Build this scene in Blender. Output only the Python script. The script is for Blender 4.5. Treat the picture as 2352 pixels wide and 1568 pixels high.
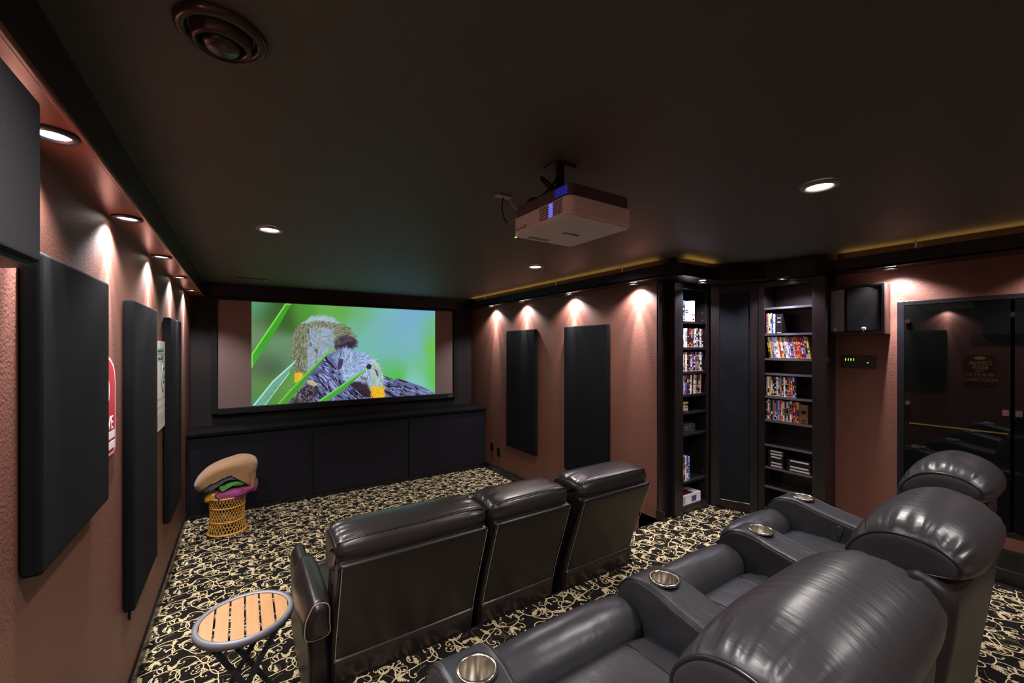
import bpy, bmesh, math, random
import numpy as np
from mathutils import Vector, noise
for o in list(bpy.data.objects): bpy.data.objects.remove(o)
C = bpy.context.scene.collection
H = 1.85                       # eye height in metres; positions below are in eye heights, z measured from the eye
def W(v): return (v[0]*H, v[1]*H, (1+v[2])*H)
# ---------------- camera, world, exposure
F = 950.0
YAW = math.radians(33.1)
cd = bpy.data.cameras.new('camera'); cam = bpy.data.objects.new('camera', cd); C.objects.link(cam)
cam.location = (0, 0, H); cam.rotation_euler = (math.pi/2, 0, -YAW)
cd.sensor_width = 36; cd.lens = 36*F/2352; cd.shift_y = 13/2352; cd.clip_start = .02
sc = bpy.context.scene; sc.camera = cam
sc.view_settings.view_transform = 'Standard'; sc.view_settings.look = 'None'
sc.view_settings.gamma = 1; sc.view_settings.use_curve_mapping = False
sc.view_settings.exposure = 0.0
wd = bpy.data.worlds.new('world'); sc.world = wd; wd.use_nodes = True
wd.node_tree.nodes['Background'].inputs[0].default_value = (.01, .01, .01, 1)

def add_light(kind, name, loc, energy, color=(1,1,1), rot=None, target=None, **k):
    d = bpy.data.lights.new(name, kind); d.energy = energy; d.color = color
    for a, b in k.items(): setattr(d, a, b)
    o = bpy.data.objects.new(name, d); C.objects.link(o); o.location = W(loc)
    if target is not None:
        o.rotation_euler = (Vector(W(target))-Vector(W(loc))).to_track_quat('-Z', 'Y').to_euler()
    elif rot: o.rotation_euler = rot
    return o
COOL = (1, .93, .90); WASHC = (.97, .93, .98); SHELFC = (.86, .84, 1)
LEFT_Y = [-.1, .40, .888, 1.365, 1.879, 2.386, 2.89]
RIGHT_L = [(1.655, 2.84), (1.655, 2.414), (1.655, 1.91), (1.655, 1.417)]
FAR_L = [(2.205, .568), (2.205, .10)]
SHELF_L = [(1.90, 1.195), (2.115, .93)]
CEIL_L = [(.079, 1.65), (1.235, 1.68), (1.2186, .45), (.079, .45), (1.22, -.3), (.2, -.35)]  # last two are unseen lamps added as fill for the rear seats
def wash(x, y, z, wx, wy, e, COOL=WASHC):
    add_light('SPOT', 'wall_wash_beam', (x, y, z), e*2.0, COOL, target=(x+wx*1.3, y+wy*1.3, z-1.2), spot_size=math.radians(24), spot_blend=.8, shadow_soft_size=.012)
    add_light('SPOT', 'wall_wash_core', (x, y, z), e*.22, COOL, target=(x+(wx and math.copysign(.62, wx)), y+(wy and math.copysign(.62, wy)), z-1.2), spot_size=math.radians(36), spot_blend=.9, shadow_soft_size=.012)
    add_light('SPOT', 'wall_wash_flank', (x, y, z), e*.6, COOL, target=(x+wx, y+wy, z-1.2), spot_size=math.radians(58), spot_blend=.5, shadow_soft_size=.012)
    add_light('SPOT', 'wall_wash_spill', (x, y, z), e*.75, COOL, target=(x+wx, y+wy, z-1.2), spot_size=math.radians(132), spot_blend=.6, shadow_soft_size=.02)
for y in LEFT_Y: wash(-.236, y, .300, -.10, 0, 70)
for x, y in RIGHT_L: wash(x, y, .305, .16, 0, 66)
for x, y in FAR_L: wash(x, y, .305, .20, 0, 46)
wash(1.90, 1.195, .305, 0, .10, 45, SHELFC); wash(2.115, .93, .305, .10, 0, 45, SHELFC)
for x, y in CEIL_L:
    add_light('SPOT', 'ceiling_lamp_beam', (x, y, .398), 100, COOL, rot=(0, 0, 0), spot_size=math.radians(150), spot_blend=.8, shadow_soft_size=.05)
# warm rope light lying in the tray above the right-hand walls
for (a, b) in [((1.626, 1.25), (1.626, 3.1)), ((1.69, 1.15), (1.93, 1.15)), ((2.175, -.4), (2.175, .72))]:
    L = math.dist(a, b)*H
    o = add_light('AREA', 'cove_glow', ((a[0]+b[0])/2, (a[1]+b[1])/2, .383), .5*L, (1, .50, .12), shape='RECTANGLE', size=L, size_y=.015)
    o.rotation_euler = (math.pi, 0, math.atan2(b[1]-a[1], b[0]-a[0]))

# ---------------- materials
def lin(c):
    f = lambda v: v/12.92 if v <= .04045 else ((v+.055)/1.055)**2.4
    return tuple(f(x/255) for x in c)+(1,)
MATS = {}
def mat(name, rgb, rough=.6, metal=0, emit=0, bump=None, var=0, varscale=5, spec=.5, coat=0, stretch=None, sheen=0):
    if name in MATS: return MATS[name]
    m = bpy.data.materials.new(name); m.use_nodes = True; nt = m.node_tree; b = nt.nodes['Principled BSDF']
    b.inputs['Base Color'].default_value = lin(rgb); b.inputs['Roughness'].default_value = rough
    b.inputs['Metallic'].default_value = metal; b.inputs['Specular IOR Level'].default_value = spec
    b.inputs['Coat Weight'].default_value = coat
    if sheen: b.inputs['Sheen Weight'].default_value = sheen
    if emit:
        b.inputs['Emission Color'].default_value = lin(rgb); b.inputs['Emission Strength'].default_value = emit
    tc = nt.nodes.new('ShaderNodeTexCoord'); src = tc.outputs['Object']
    if stretch:
        mp = nt.nodes.new('ShaderNodeMapping'); mp.inputs['Scale'].default_value = stretch
        nt.links.new(src, mp.inputs['Vector']); src = mp.outputs['Vector']
    if var:
        n = nt.nodes.new('ShaderNodeTexNoise'); n.inputs['Scale'].default_value = varscale; n.inputs['Detail'].default_value = 5
        nt.links.new(src, n.inputs['Vector'])
        mx = nt.nodes.new('ShaderNodeMix'); mx.data_type = 'RGBA'
        c = lin(rgb); mx.inputs[6].default_value = tuple(x*(1-var) for x in c[:3])+(1,); mx.inputs[7].default_value = tuple(min(1, x*(1+var)) for x in c[:3])+(1,)
        nt.links.new(n.outputs['Fac'], mx.inputs[0]); nt.links.new(mx.outputs[2], b.inputs['Base Color'])
    if bump:
        prev = None
        for (s, st, dist) in bump:
            n = nt.nodes.new('ShaderNodeTexNoise'); n.inputs['Scale'].default_value = s; n.inputs['Detail'].default_value = 4
            nt.links.new(src, n.inputs['Vector'])
            bp = nt.nodes.new('ShaderNodeBump'); bp.inputs['Strength'].default_value = st; bp.inputs['Distance'].default_value = dist
            nt.links.new(n.outputs['Fac'], bp.inputs['Height'])
            if prev: nt.links.new(prev.outputs['Normal'], bp.inputs['Normal'])
            prev = bp
        nt.links.new(prev.outputs['Normal'], b.inputs['Normal'])
    MATS[name] = m; return m
M_wall = mat('terracotta_wall_paint', (108, 68, 56), .5, bump=[(120, .35, .005)], var=.06, varscale=2)
M_ceil = mat('charcoal_ceiling_paint', (74, 74, 69), .6, bump=[(90, .3, .004)], var=.12, varscale=1.5)
M_blackwall = mat('black_wall_paint', (42, 36, 36), .7, spec=.25, bump=[(100, .3, .004)])
M_wood = mat('espresso_wood', (30, 24, 24), .3, var=.3, varscale=8, stretch=(6, 6, .6), bump=[(14, .1, .002)])
M_soffit = mat('glossy_brown_soffit_paint', (142, 88, 70), .28, var=.2, varscale=6, stretch=(3, .6, 3), bump=[(20, .12, .003)])
M_trim = mat('satin_black_trim', (20, 20, 24), .3, bump=[(8, .06, .002)])
M_fabric = mat('black_speaker_cloth', (27, 28, 31), .9, spec=.12, bump=[(700, .35, .001)], var=.25, varscale=9)
M_fabric2 = mat('charcoal_acoustic_cloth', (16, 17, 19), .92, spec=.10, bump=[(500, .4, .001)], var=.25, varscale=5)
M_fabric3 = mat('grey_speaker_cloth', (38, 38, 42), .9, bump=[(260, .6, .003)], var=.3, varscale=90)
M_leather = mat('black_leather', (42, 42, 45), .36, bump=[(420, .16, .001), (48, .16, .003), (10, .34, .012)], var=.12, varscale=4, stretch=None)
M_leather_h = mat('black_leather_crinkled', (44, 43, 46), .38, bump=[(90, .12, .002), (13, .22, .012)], var=.15, varscale=4, stretch=(2.6, .5, .5))
M_leather2 = mat('dark_brown_leather', (34, 28, 28), .30, bump=[(300, .12, .001), (7, .22, .012)], var=.12, varscale=4)
M_leather3 = mat('dark_brown_leather_panel', (27, 22, 21), .36, bump=[(300, .10, .001), (3, .12, .012)])
M_stitch = mat('tan_stitching', (150, 128, 110), .7)
M_stitch_d = mat('dark_grey_stitching', (80, 80, 84), .6)
M_piping = mat('black_leather_piping', (30, 29, 31), .3)
M_steel = mat('brushed_steel', (205, 198, 186), .2, metal=1)
M_chrome = mat('chrome', (220, 220, 222), .12, metal=1)
M_greymetal = mat('grey_painted_metal', (118, 118, 122), .4, metal=.2)
M_darkmetal = mat('dark_grey_metal', (62, 62, 68), .4, metal=.3)
M_teak = mat('warm_teak', (178, 130, 82), .45, var=.18, varscale=6, stretch=(10, .8, 10), bump=[(30, .1, .001)])
M_lamp = mat('lamp_lens', (255, 252, 248), .5, emit=22)
M_lamp_dim = mat('puck_lens', (255, 240, 232), .5, emit=14)
M_plastic_w = mat('pale_projector_plastic', (238, 222, 218), .4, bump=[(300, .05, .001)])
M_plastic_b = mat('black_plastic', (22, 22, 24), .35)
M_blue = mat('blue_indicator', (90, 110, 255), .5, emit=1.6)
M_green = mat('green_led', (150, 230, 50), .5, emit=2.5)
M_wicker = mat('honey_wicker', (206, 152, 66), .4, var=.3, varscale=20, bump=[(60, .3, .002)])
M_screenw = mat('grey_screen_fabric', (126, 104, 98), .8)
def glass_mat():
    m = bpy.data.materials.new('smoked_black_glass'); m.use_nodes = True; b = m.node_tree.nodes['Principled BSDF']
    b.inputs['Base Color'].default_value = (.004, .004, .004, 1); b.inputs['Roughness'].default_value = .02
    b.inputs['Specular IOR Level'].default_value = .5; b.inputs['IOR'].default_value = 1.62
    return m
M_glass = glass_mat()

# ---------------- geometry collector
class G:
    def __init__(s): s.v = []; s.f = []; s.m = []; s.k = 0
    def add(s, vs, fs):
        n = len(s.v); s.v += [tuple(v) for v in vs]; s.f += [tuple(i+n for i in f) for f in fs]; s.m += [s.k]*len(fs); return s
    def box(s, x0, x1, y0, y1, z0, z1):
        return s.add([(x0,y0,z0),(x1,y0,z0),(x1,y1,z0),(x0,y1,z0),(x0,y0,z1),(x1,y0,z1),(x1,y1,z1),(x0,y1,z1)],
                     [(0,3,2,1),(4,5,6,7),(0,1,5,4),(1,2,6,5),(2,3,7,6),(3,0,4,7)])
    def prism(s, poly, z0, z1):           # plan polygon, vertical walls
        a = sum(poly[i][0]*poly[(i+1)%len(poly)][1]-poly[(i+1)%len(poly)][0]*poly[i][1] for i in range(len(poly)))
        if a < 0: poly = poly[::-1]
        n = len(poly)
        return s.add([(x, y, z0) for x, y in poly]+[(x, y, z1) for x, y in poly],
              [tuple(range(n))[::-1], tuple(range(n, 2*n))]+[(i, (i+1)%n, n+(i+1)%n, n+i) for i in range(n)])
    def bar(s, a, b, w, t, up=(0,0,1)):   # rectangular bar from a to b
        a, b = Vector(a), Vector(b); d = (b-a).normalized(); u = Vector(up)
        sd = d.cross(u)
        if sd.length < 1e-4: sd = d.cross(Vector((1,0,0)))
        sd.normalize(); u = sd.cross(d).normalized()
        vs = [p+sd*i*w/2+u*j*t/2 for p in (a, b) for i, j in ((-1,-1),(1,-1),(1,1),(-1,1))]
        return s.add(vs, [(0,1,2,3),(7,6,5,4),(0,4,5,1),(1,5,6,2),(2,6,7,3),(3,7,4,0)])
    def tube(s, pts, r, n=8, closed=False):
        P = [Vector(p) for p in pts]; m = len(P); vs = []; fs = []; pu = None
        for i, p in enumerate(P):
            if closed: d = P[(i+1)%m]-P[i-1]
            else: d = P[min(i+1, m-1)]-P[max(i-1, 0)]
            d = d.normalized() if d.length > 1e-9 else Vector((0,0,1))
            if pu is None: pu = d.cross(Vector((0,0,1)) if abs(d.z) < .9 else Vector((1,0,0))).normalized()
            u = pu-d*pu.dot(d); u = u.normalized() if u.length > 1e-6 else d.orthogonal().normalized()
            pu = u; w = d.cross(u); rr = r[i] if isinstance(r, (list, tuple)) else r
            vs += [p+(u*math.cos(2*math.pi*k/n)+w*math.sin(2*math.pi*k/n))*rr for k in range(n)]
        for i in range(m if closed else m-1):
            j = (i+1)%m
            fs += [(i*n+k, i*n+(k+1)%n, j*n+(k+1)%n, j*n+k) for k in range(n)]
        if not closed: fs += [tuple(range(n))[::-1], tuple(range((m-1)*n, m*n))]
        return s.add(vs, fs)
    def lathe(s, prof, c, n=32, flip=False):          # prof: (r, z)
        vs = []; fs = []; m = len(prof)
        for r, z in prof: vs += [(c[0]+r*math.cos(2*math.pi*k/n), c[1]+r*math.sin(2*math.pi*k/n), c[2]+z) for k in range(n)]
        for i in range(m-1):
            for k in range(n):
                q = (i*n+k, i*n+(k+1)%n, (i+1)*n+(k+1)%n, (i+1)*n+k); fs.append(q[::-1] if flip else q)
        if prof[0][0] > 0 and prof[0][0] < 1e-3: pass
        return s.add(vs, fs)
    def disc(s, c, r, n=32, up=True):
        vs = [(c[0]+r*math.cos(2*math.pi*k/n), c[1]+r*math.sin(2*math.pi*k/n), c[2]) for k in range(n)]
        return s.add(vs, [tuple(range(n)) if up else tuple(range(n))[::-1]])

def smooth_closed(pts, n):
    m = len(pts); out = []
    for i in range(m):
        p0, p1, p2, p3 = [np.array(pts[(i+k-1)%m], float) for k in range(4)]
        for t in np.linspace(0, 1, 10, endpoint=False):
            out.append(.5*((2*p1)+(-p0+p2)*t+(2*p0-5*p1+4*p2-p3)*t*t+(-p0+3*p1-3*p2+p3)*t**3))
    out = np.array(out); d = np.linalg.norm(np.roll(out, -1, 0)-out, axis=1); cs = np.concatenate([[0], np.cumsum(d)])
    L = cs[-1]; q = np.vstack([out, out[:1]]); ts = np.linspace(0, L, n, endpoint=False)
    r = np.stack([np.interp(ts, cs, q[:, 0]), np.interp(ts, cs, q[:, 1])], 1)
    a = np.sum(r[:, 0]*np.roll(r[:, 1], -1)-np.roll(r[:, 0], -1)*r[:, 1])
    return r if a > 0 else r[::-1]
def rings(prof, a0, a1, r, n=56, nseg=20, crown=0, cpow=4, pucker=0, seed=1, mode='normal', ky=1.0):
    P = smooth_closed(prof, n); c = P.mean(0)
    t = np.roll(P, -1, 0)-np.roll(P, 1, 0); t /= np.linalg.norm(t, axis=1)[:, None]+1e-9
    nr = np.stack([t[:, 1], -t[:, 0]], 1)
    secs = []
    for k in range(7):
        a = math.pi/2*k/6; secs.append((a0+r*(1-math.sin(a)) if False else a0+r*(1-math.cos(a)) , r*(1-math.sin(a))))
    for k in range(1, nseg): secs.append((a0+r+(a1-a0-2*r)*k/nseg, 0))
    for k in range(6, -1, -1):
        a = math.pi/2*k/6; secs.append((a1-r*(1-math.cos(a)), r*(1-math.sin(a))))
    rnd = random.Random(seed); ph = [rnd.uniform(0, 6.28) for _ in range(6)]
    out = []
    for (a, ins) in secs:
        u = 2*(a-a0)/(a1-a0)-1; cr = crown*abs(u)**cpow
        e = math.exp(-((1-abs(u))/.24)**2)*max(0, 1-ins/(r*.35))
        th = np.arange(n)/n*2*math.pi
        pk = pucker*e*(np.clip(np.sin(11*th+ph[0]+3*u), 0, 1)+.6*np.clip(np.sin(19*th+ph[1]-2*u), 0, 1)+.5*np.clip(np.sin(29*th+ph[2]), 0, 1))
        pk = np.zeros(n)+np.abs(pk) if pucker else np.zeros(n)
        if mode == 'scale':
            mn, mx = P.min(0), P.max(0); cc = (mn+mx)/2; hf = (mx-mn)/2
            out.append((a, cc+(P-cc)*np.maximum(1-(ins+cr)*np.array([ky, 1.])/hf, .05)-nr*pk[:, None]))
        else: out.append((a, P-nr*(ins+cr+pk)[:, None]))
    return out
def pillow(g, prof, a0, a1, r, axis='x', **k):
    R = rings(prof, a0, a1, r, **k); n = len(R[0][1])
    def pt(a, p): return (a, p[0], p[1]) if axis == 'x' else ((p[0], a, p[1]) if axis == 'y' else (p[0], p[1], a))
    full = [(a, P) for a, P in R]
    for (i, s_) in ((0, -1), (-1, 1)):
        a, P = R[i]; c = P.mean(0)
        ex = [(a, c+(P-c)*.6), (a, c+(P-c)*.2)]
        full = (ex[::-1]+full) if i == 0 else full+ex
    vs = [pt(a, p) for a, P in full for p in P]; fs = []
    for i in range(len(full)-1):
        for k2 in range(n):
            q = (i*n+k2, (i+1)*n+k2, (i+1)*n+(k2+1)%n, i*n+(k2+1)%n)
            fs.append(q[::-1] if axis != 'y' else q)
    f0 = tuple(range(n)); f1 = tuple((len(full)-1)*n+k2 for k2 in range(n))
    fs += ([f0[::-1], f1] if axis != 'y' else [f0, f1[::-1]])
    g.add(vs, fs); return R
def ring_tube(g, R, idx, r, axis='x', da=0, seg=None, out=.0):
    a, P = R[idx]; c = P.mean(0)
    pts = [((a+da), *(c+(p-c)*(1+out))) if axis == 'x' else ((c+(p-c)*(1+out))[0], a+da, (c+(p-c)*(1+out))[1]) for p in P]
    if seg: 
        pts = [pts[i % len(pts)] for i in range(seg[0], seg[1])]; g.tube(pts, r, 6)
    else: g.tube(pts, r, 6, closed=True)

ORG = {}
def obj(name, g, mats, parent=None, smooth=False, bevel=0, seg=2, org=None, metric=False, recalc=True):
    V = np.array(g.v, float)
    if not metric: V = V*H; V[:, 2] += H
    o0 = Vector(ORG[parent.name]) if parent is not None else (Vector(org) if org is not None else Vector(((V[:,0].min()+V[:,0].max())/2, (V[:,1].min()+V[:,1].max())/2, V[:,2].min())))
    V = V-np.array(o0)
    me = bpy.data.meshes.new(name); me.from_pydata(V.tolist(), [], g.f); me.update()
    if not isinstance(mats, (list, tuple)): mats = [mats]
    for m in mats: me.materials.append(m)
    if len(mats) > 1: me.polygons.foreach_set('material_index', g.m)
    if recalc:
        bm = bmesh.new(); bm.from_mesh(me); bmesh.ops.recalc_face_normals(bm, faces=bm.faces); bm.to_mesh(me); bm.free()
    if smooth: me.shade_smooth()
    o = bpy.data.objects.new(name, me); C.objects.link(o)
    if parent is not None: o.parent = parent; ORG[o.name] = tuple(o0)
    else: o.location = o0; ORG[o.name] = tuple(o0)
    if bevel:
        b = o.modifiers.new('bevel', 'BEVEL'); b.width = bevel; b.segments = seg; b.limit_method = 'ANGLE'
    return o
def thing(name, label, cat, loc, group=None):
    o = bpy.data.objects.new(name, None); C.objects.link(o); o.location = W(loc); o.empty_display_size = .1
    o['label'] = label; o['category'] = cat
    if group: o['group'] = group
    ORG[o.name] = tuple(o.location); return o
def tag(o, label, cat, group=None):
    o['label'] = label; o['category'] = cat
    if group: o['group'] = group
    return o
def struct(name, g, m, **k):
    o = obj(name, g, m, **k); o['kind'] = 'structure'; return o
def text(name, s, size, mt, parent, loc, rot, align='CENTER', extrude=.0008, sx=1, world=True):
    cu = bpy.data.curves.new(name, 'FONT'); cu.body = s; cu.size = size; cu.align_x = align; cu.align_y = 'CENTER'; cu.extrude = extrude
    t = bpy.data.objects.new(name, cu); C.objects.link(t); bpy.context.view_layer.update()
    me = bpy.data.meshes.new_from_object(t.evaluated_get(bpy.context.evaluated_depsgraph_get())); bpy.data.objects.remove(t)
    me.materials.clear(); me.materials.append(mt)
    o = bpy.data.objects.new(name, me); C.objects.link(o); o.rotation_euler = rot; o.scale = (sx, 1, 1)
    o.parent = parent; o.location = Vector(W(loc))-Vector(ORG[parent.name]); ORG[o.name] = tuple(W(loc))
    return o
def cut(o, g):
    """carve a hole into o (shape g, same units) and keep the result as plain mesh"""
    c = obj('cutter', g, M_trim, org=(0,0,0)); b = o.modifiers.new('cut', 'BOOLEAN'); b.object = c; b.operation = 'DIFFERENCE'; b.solver = 'EXACT'
    bpy.context.view_layer.update()
    me = bpy.data.meshes.new_from_object(o.evaluated_get(bpy.context.evaluated_depsgraph_get()))
    o.modifiers.clear(); o.data = me; bpy.data.objects.remove(c)

# ================= SETTING
XL, XR, XF, D, YB = -.272, 1.70, 2.28, 3.27, -.60
ZC, ZF, ZR = .408, -1.0, -.841
RY = 1.105                                  # front edge of the raised rear floor
struct('wall_left', G().box(XL-.05, XL, YB, D, ZF-.03, ZC), M_wall)
struct('wall_right', G().box(XR, XR+.05, 1.31, D, ZF-.03, ZC), M_wall)
struct('wall_alcove', G().box(XR+.05, XF+.1, 1.40, 1.46, ZF-.03, ZC), M_blackwall)
g = G(); Y0, Y1 = -.04, .565; zb, zt = -.672, .188    # opening for the glass cabinet
g.box(XF, XF+.05, Y1, 1.40, ZF, ZC); g.box(XF, XF+.05, YB, Y0, ZF, ZC); g.box(XF, XF+.05, Y0, Y1, ZF, zb); g.box(XF, XF+.05, Y0, Y1, zt, ZC)
struct('wall_far_right', g, M_wall)
struct('wall_front', G().box(XL-.05, XR+.05, D, D+.05, ZF-.03, ZC), M_blackwall)
struct('wall_back', G().box(XL-.05, XF+.1, YB-.05, YB, ZF-.03, ZC), M_wall)
struct('ceiling', G().box(XL-.05, XF+.1, YB-.05, D+.05, ZC, ZC+.04), M_ceil)
# left soffit with its brown underside, beam over the screen
g = G(); g.box(XL, -.203, YB, D, .322, ZC); struct('trim_1', g, M_trim)
struct('trim_2', G().box(XL, -.206, YB, D-.07, .318, .322), M_soffit)
struct('trim_3', G().box(-.2055, -.199, YB, D-.07, .314, .322), M_soffit, bevel=.003)
struct('trim_4', G().box(-.203, XR, D-.07, D, .325, ZC), M_trim)
# right light tray: underside board + upright face, open above
path = [(1.606, D-.07), (1.606, 1.20), (1.655, 1.13), (1.935, 1.13), (2.075, .985), (2.095, .79), (2.155, .74), (2.155, YB)]
def off(path, d):
    out = []
    for i, p in enumerate(path):
        a = Vector(path[max(i-1, 0)]); b = Vector(path[min(i+1, len(path)-1)]); t = (b-a).normalized(); out.append((p[0]-t.y*d, p[1]+t.x*d))
    return out
pin = off(path, .012)
g = G()
for i in range(len(path)-1):
    g.prism([path[i], path[i+1], pin[i+1], pin[i]], .322, .378)
struct('trim_5', g, M_trim)
back = [(XR, D-.07), (XR, 1.31), (XR+.1, 1.40), (1.98, 1.40), (XF, 1.10), (XF, .79), (XF, .74), (XF, YB)]
g = G()
for i in range(len(path)-1): g.prism([path[i], path[i+1], back[i+1], back[i]], .325, .331)
struct('trim_6', g, M_wood)
g = G()                                     # wood strip behind the gap, extended to the tray to block the glow
for i in range(len(path)-1):
    a, b = off(path, .040), off(path, .044)
    g.prism([a[i], a[i+1], b[i+1], b[i]], .332, ZC)
struct('trim_7', g, M_wood)
# baseboards
struct('baseboard_left', G().box(XL, XL+.008, YB, 3.0, ZF, ZF+.05), M_trim, bevel=.004)
struct('baseboard_right', G().box(XR-.009, XR, 1.29, 3.0, ZF, ZF+.05), M_trim, bevel=.004)
struct('baseboard_riser', G().box(XR-.009, XR, 1.262, 1.31, ZR, ZR+.05), M_trim, bevel=.004)
struct('baseboard_far_right', G().box(XF-.012, XF, YB, .775, ZR, ZR+.052), M_trim, bevel=.006)

# ---------------- patterned carpet: the scrolls are woven into the floor's own mesh
M_carpet = mat('black_carpet_pile', (24, 22, 20), 1, bump=[(500, .6, .003)], var=.4, varscale=300, spec=.1)
M_gold = mat('cream_scroll_yarn', (208, 188, 146), 1, bump=[(600, .6, .003)], var=.25, varscale=250, spec=.1)
M_dull = mat('dull_olive_yarn', (122, 108, 72), 1, bump=[(600, .6, .003)], spec=.1)
TX, TY = .56, .50
def motif():
    q = []                                  # quads in metres inside one tile: (points, material)
    rnd = random.Random(5)
    def stroke(x, y, h, L, k0, k1, w0, w1, mt, n=16):
        pts = []; 
        for i in range(n+1):
            s_ = i/n; pts.append((x, y, h)); k = k0+(k1-k0)*s_**2.2; h += k*L/n; x += math.cos(h)*L/n; y += math.sin(h)*L/n
        for i in range(n):
            for a in (0,):
                x0, y0, h0 = pts[i]; x1, y1, h1 = pts[i+1]; s0 = i/n; s1 = (i+1)/n
                wa = w0+(w1-w0)*s0; wb = w0+(w1-w0)*s1
                q.append(([(x0-math.sin(h0)*wa, y0+math.cos(h0)*wa), (x0+math.sin(h0)*wa, y0-math.cos(h0)*wa), (x1+math.sin(h1)*wb, y1-math.cos(h1)*wb), (x1-math.sin(h1)*wb, y1+math.cos(h1)*wb)], mt))
        q.append(([(x+.006*math.cos(t), y+.006*math.sin(t)) for t in np.linspace(0, 6.28, 7)[:-1]], mt) if mt == 1 else q[-1])
        return pts
    def leaf(x, y, h, L, mt=1):          # fern-like spray: curved rib with pointed leaflets
        p = stroke(x, y, h, L, 4, -6, .0036, .0010, mt, 6)
        for k in range(1, 6):
            px, py, ph = p[k]; l = L*(.46-.045*k)
            for sd in (-1, 1):
                a = ph+sd*(.75-.05*k)
                q.append(([(px, py), (px+math.cos(a-.36)*l*.5, py+math.sin(a-.36)*l*.5), (px+math.cos(a)*l, py+math.sin(a)*l), (px+math.cos(a+.36)*l*.5, py+math.sin(a+.36)*l*.5)], mt))
    units = [(.08, .05), (.20, .09), (.33, .03), (.46, .08), (.03, .17), (.15, .21), (.28, .17), (.40, .21), (.52, .19), (.08, .32), (.21, .31), (.34, .31), (.47, .33), (.02, .43), (.14, .44), (.27, .43), (.40, .44), (.53, .45)]
    for i, (x, y) in enumerate(units):
        h = i*2.4+.5; hd = 1 if i % 2 else -1; x += rnd.uniform(-.015, .015); y += rnd.uniform(-.015, .015)
        stroke(x, y, h, .20, 6*hd, 62*hd, .0022, .0032, 1, 20)
        p = stroke(x, y, h+3.6, .17, -7*hd, -64*hd, .0034, .0022, 1, 18)
        stroke(p[5][0], p[5][1], p[5][2]+.9*hd, .09, 12*hd, 115*hd, .0026, .0018, 1, 12)
        leaf(x, y, h+1.6, .054 if i % 3 else .066)
        if i % 2 == 0: leaf(x, y, h+2.5, .048)
        leaf(p[9][0], p[9][1], p[9][2]+.8, .028)
    for k in range(26):
        s_ = rnd.choice((-1, 1)); x, y, h = rnd.uniform(0, TX), rnd.uniform(0, TY), rnd.uniform(0, 6.28)
        stroke(x, y, h, rnd.uniform(.12, .2), s_*6, s_*70, .0014, .0010, 2, 12)
        if k % 3 == 0: leaf(x, y, h+2, .026, 2)
    return q
QUADS = motif()
def carpet(g, x0, x1, y0, y1, z, inside=lambda x, y: True):
    """adds the woven figure, in metres, to g (authored in metres)"""
    i = 0
    for tx in range(int(x0//TX)-1, int(x1//TX)+2):
        oy = (tx % 2)*TY/2
        for ty in range(int(y0//TY)-2, int(y1//TY)+2):
            for li, (pts, mt) in enumerate(QUADS):
                P = [(tx*TX+a, ty*TY+oy+b) for a, b in pts]
                if all(x0 <= a <= x1 and y0 <= b <= y1 and inside(a, b) for a, b in P):
                    g.k = mt; zz = z+.0006+(.0006 if mt == 1 else 0)+(li % 7)*.00005
                    g.add([(a, b, zz) for a, b in P], [tuple(range(len(P)))])
def zm(z): return (1+z)*H
g = G(); g.box(XL*H, (XR+.02)*H, (RY-.3)*H, D*H, zm(ZF)-.05, 0)
carpet(g, XL*H, XR*H, RY*H, 3.02*H, 0, lambda x, y: not (x > 1.285*H and y < 1.29*H))
fl = struct('floor', g, [M_carpet, M_gold, M_dull], metric=True, recalc=False, org=(0,0,0))
plat = [(XL, YB), (XF+.05, YB), (XF+.05, 1.42), (XR, 1.42), (XR, 1.29), (1.288, 1.29), (1.288, RY), (XL, RY)]
g = G(); g.prism([(x*H, y*H) for x, y in plat], 0.0, zm(ZR))
carpet(g, .1*H, 2.24*H, -.35*H, 1.29*H, zm(ZR), lambda x, y: (y < RY*H-.01 or x > 1.292*H))
struct('floor', g, [M_carpet, M_gold, M_dull], metric=True, recalc=False, org=(0,0,0))

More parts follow.
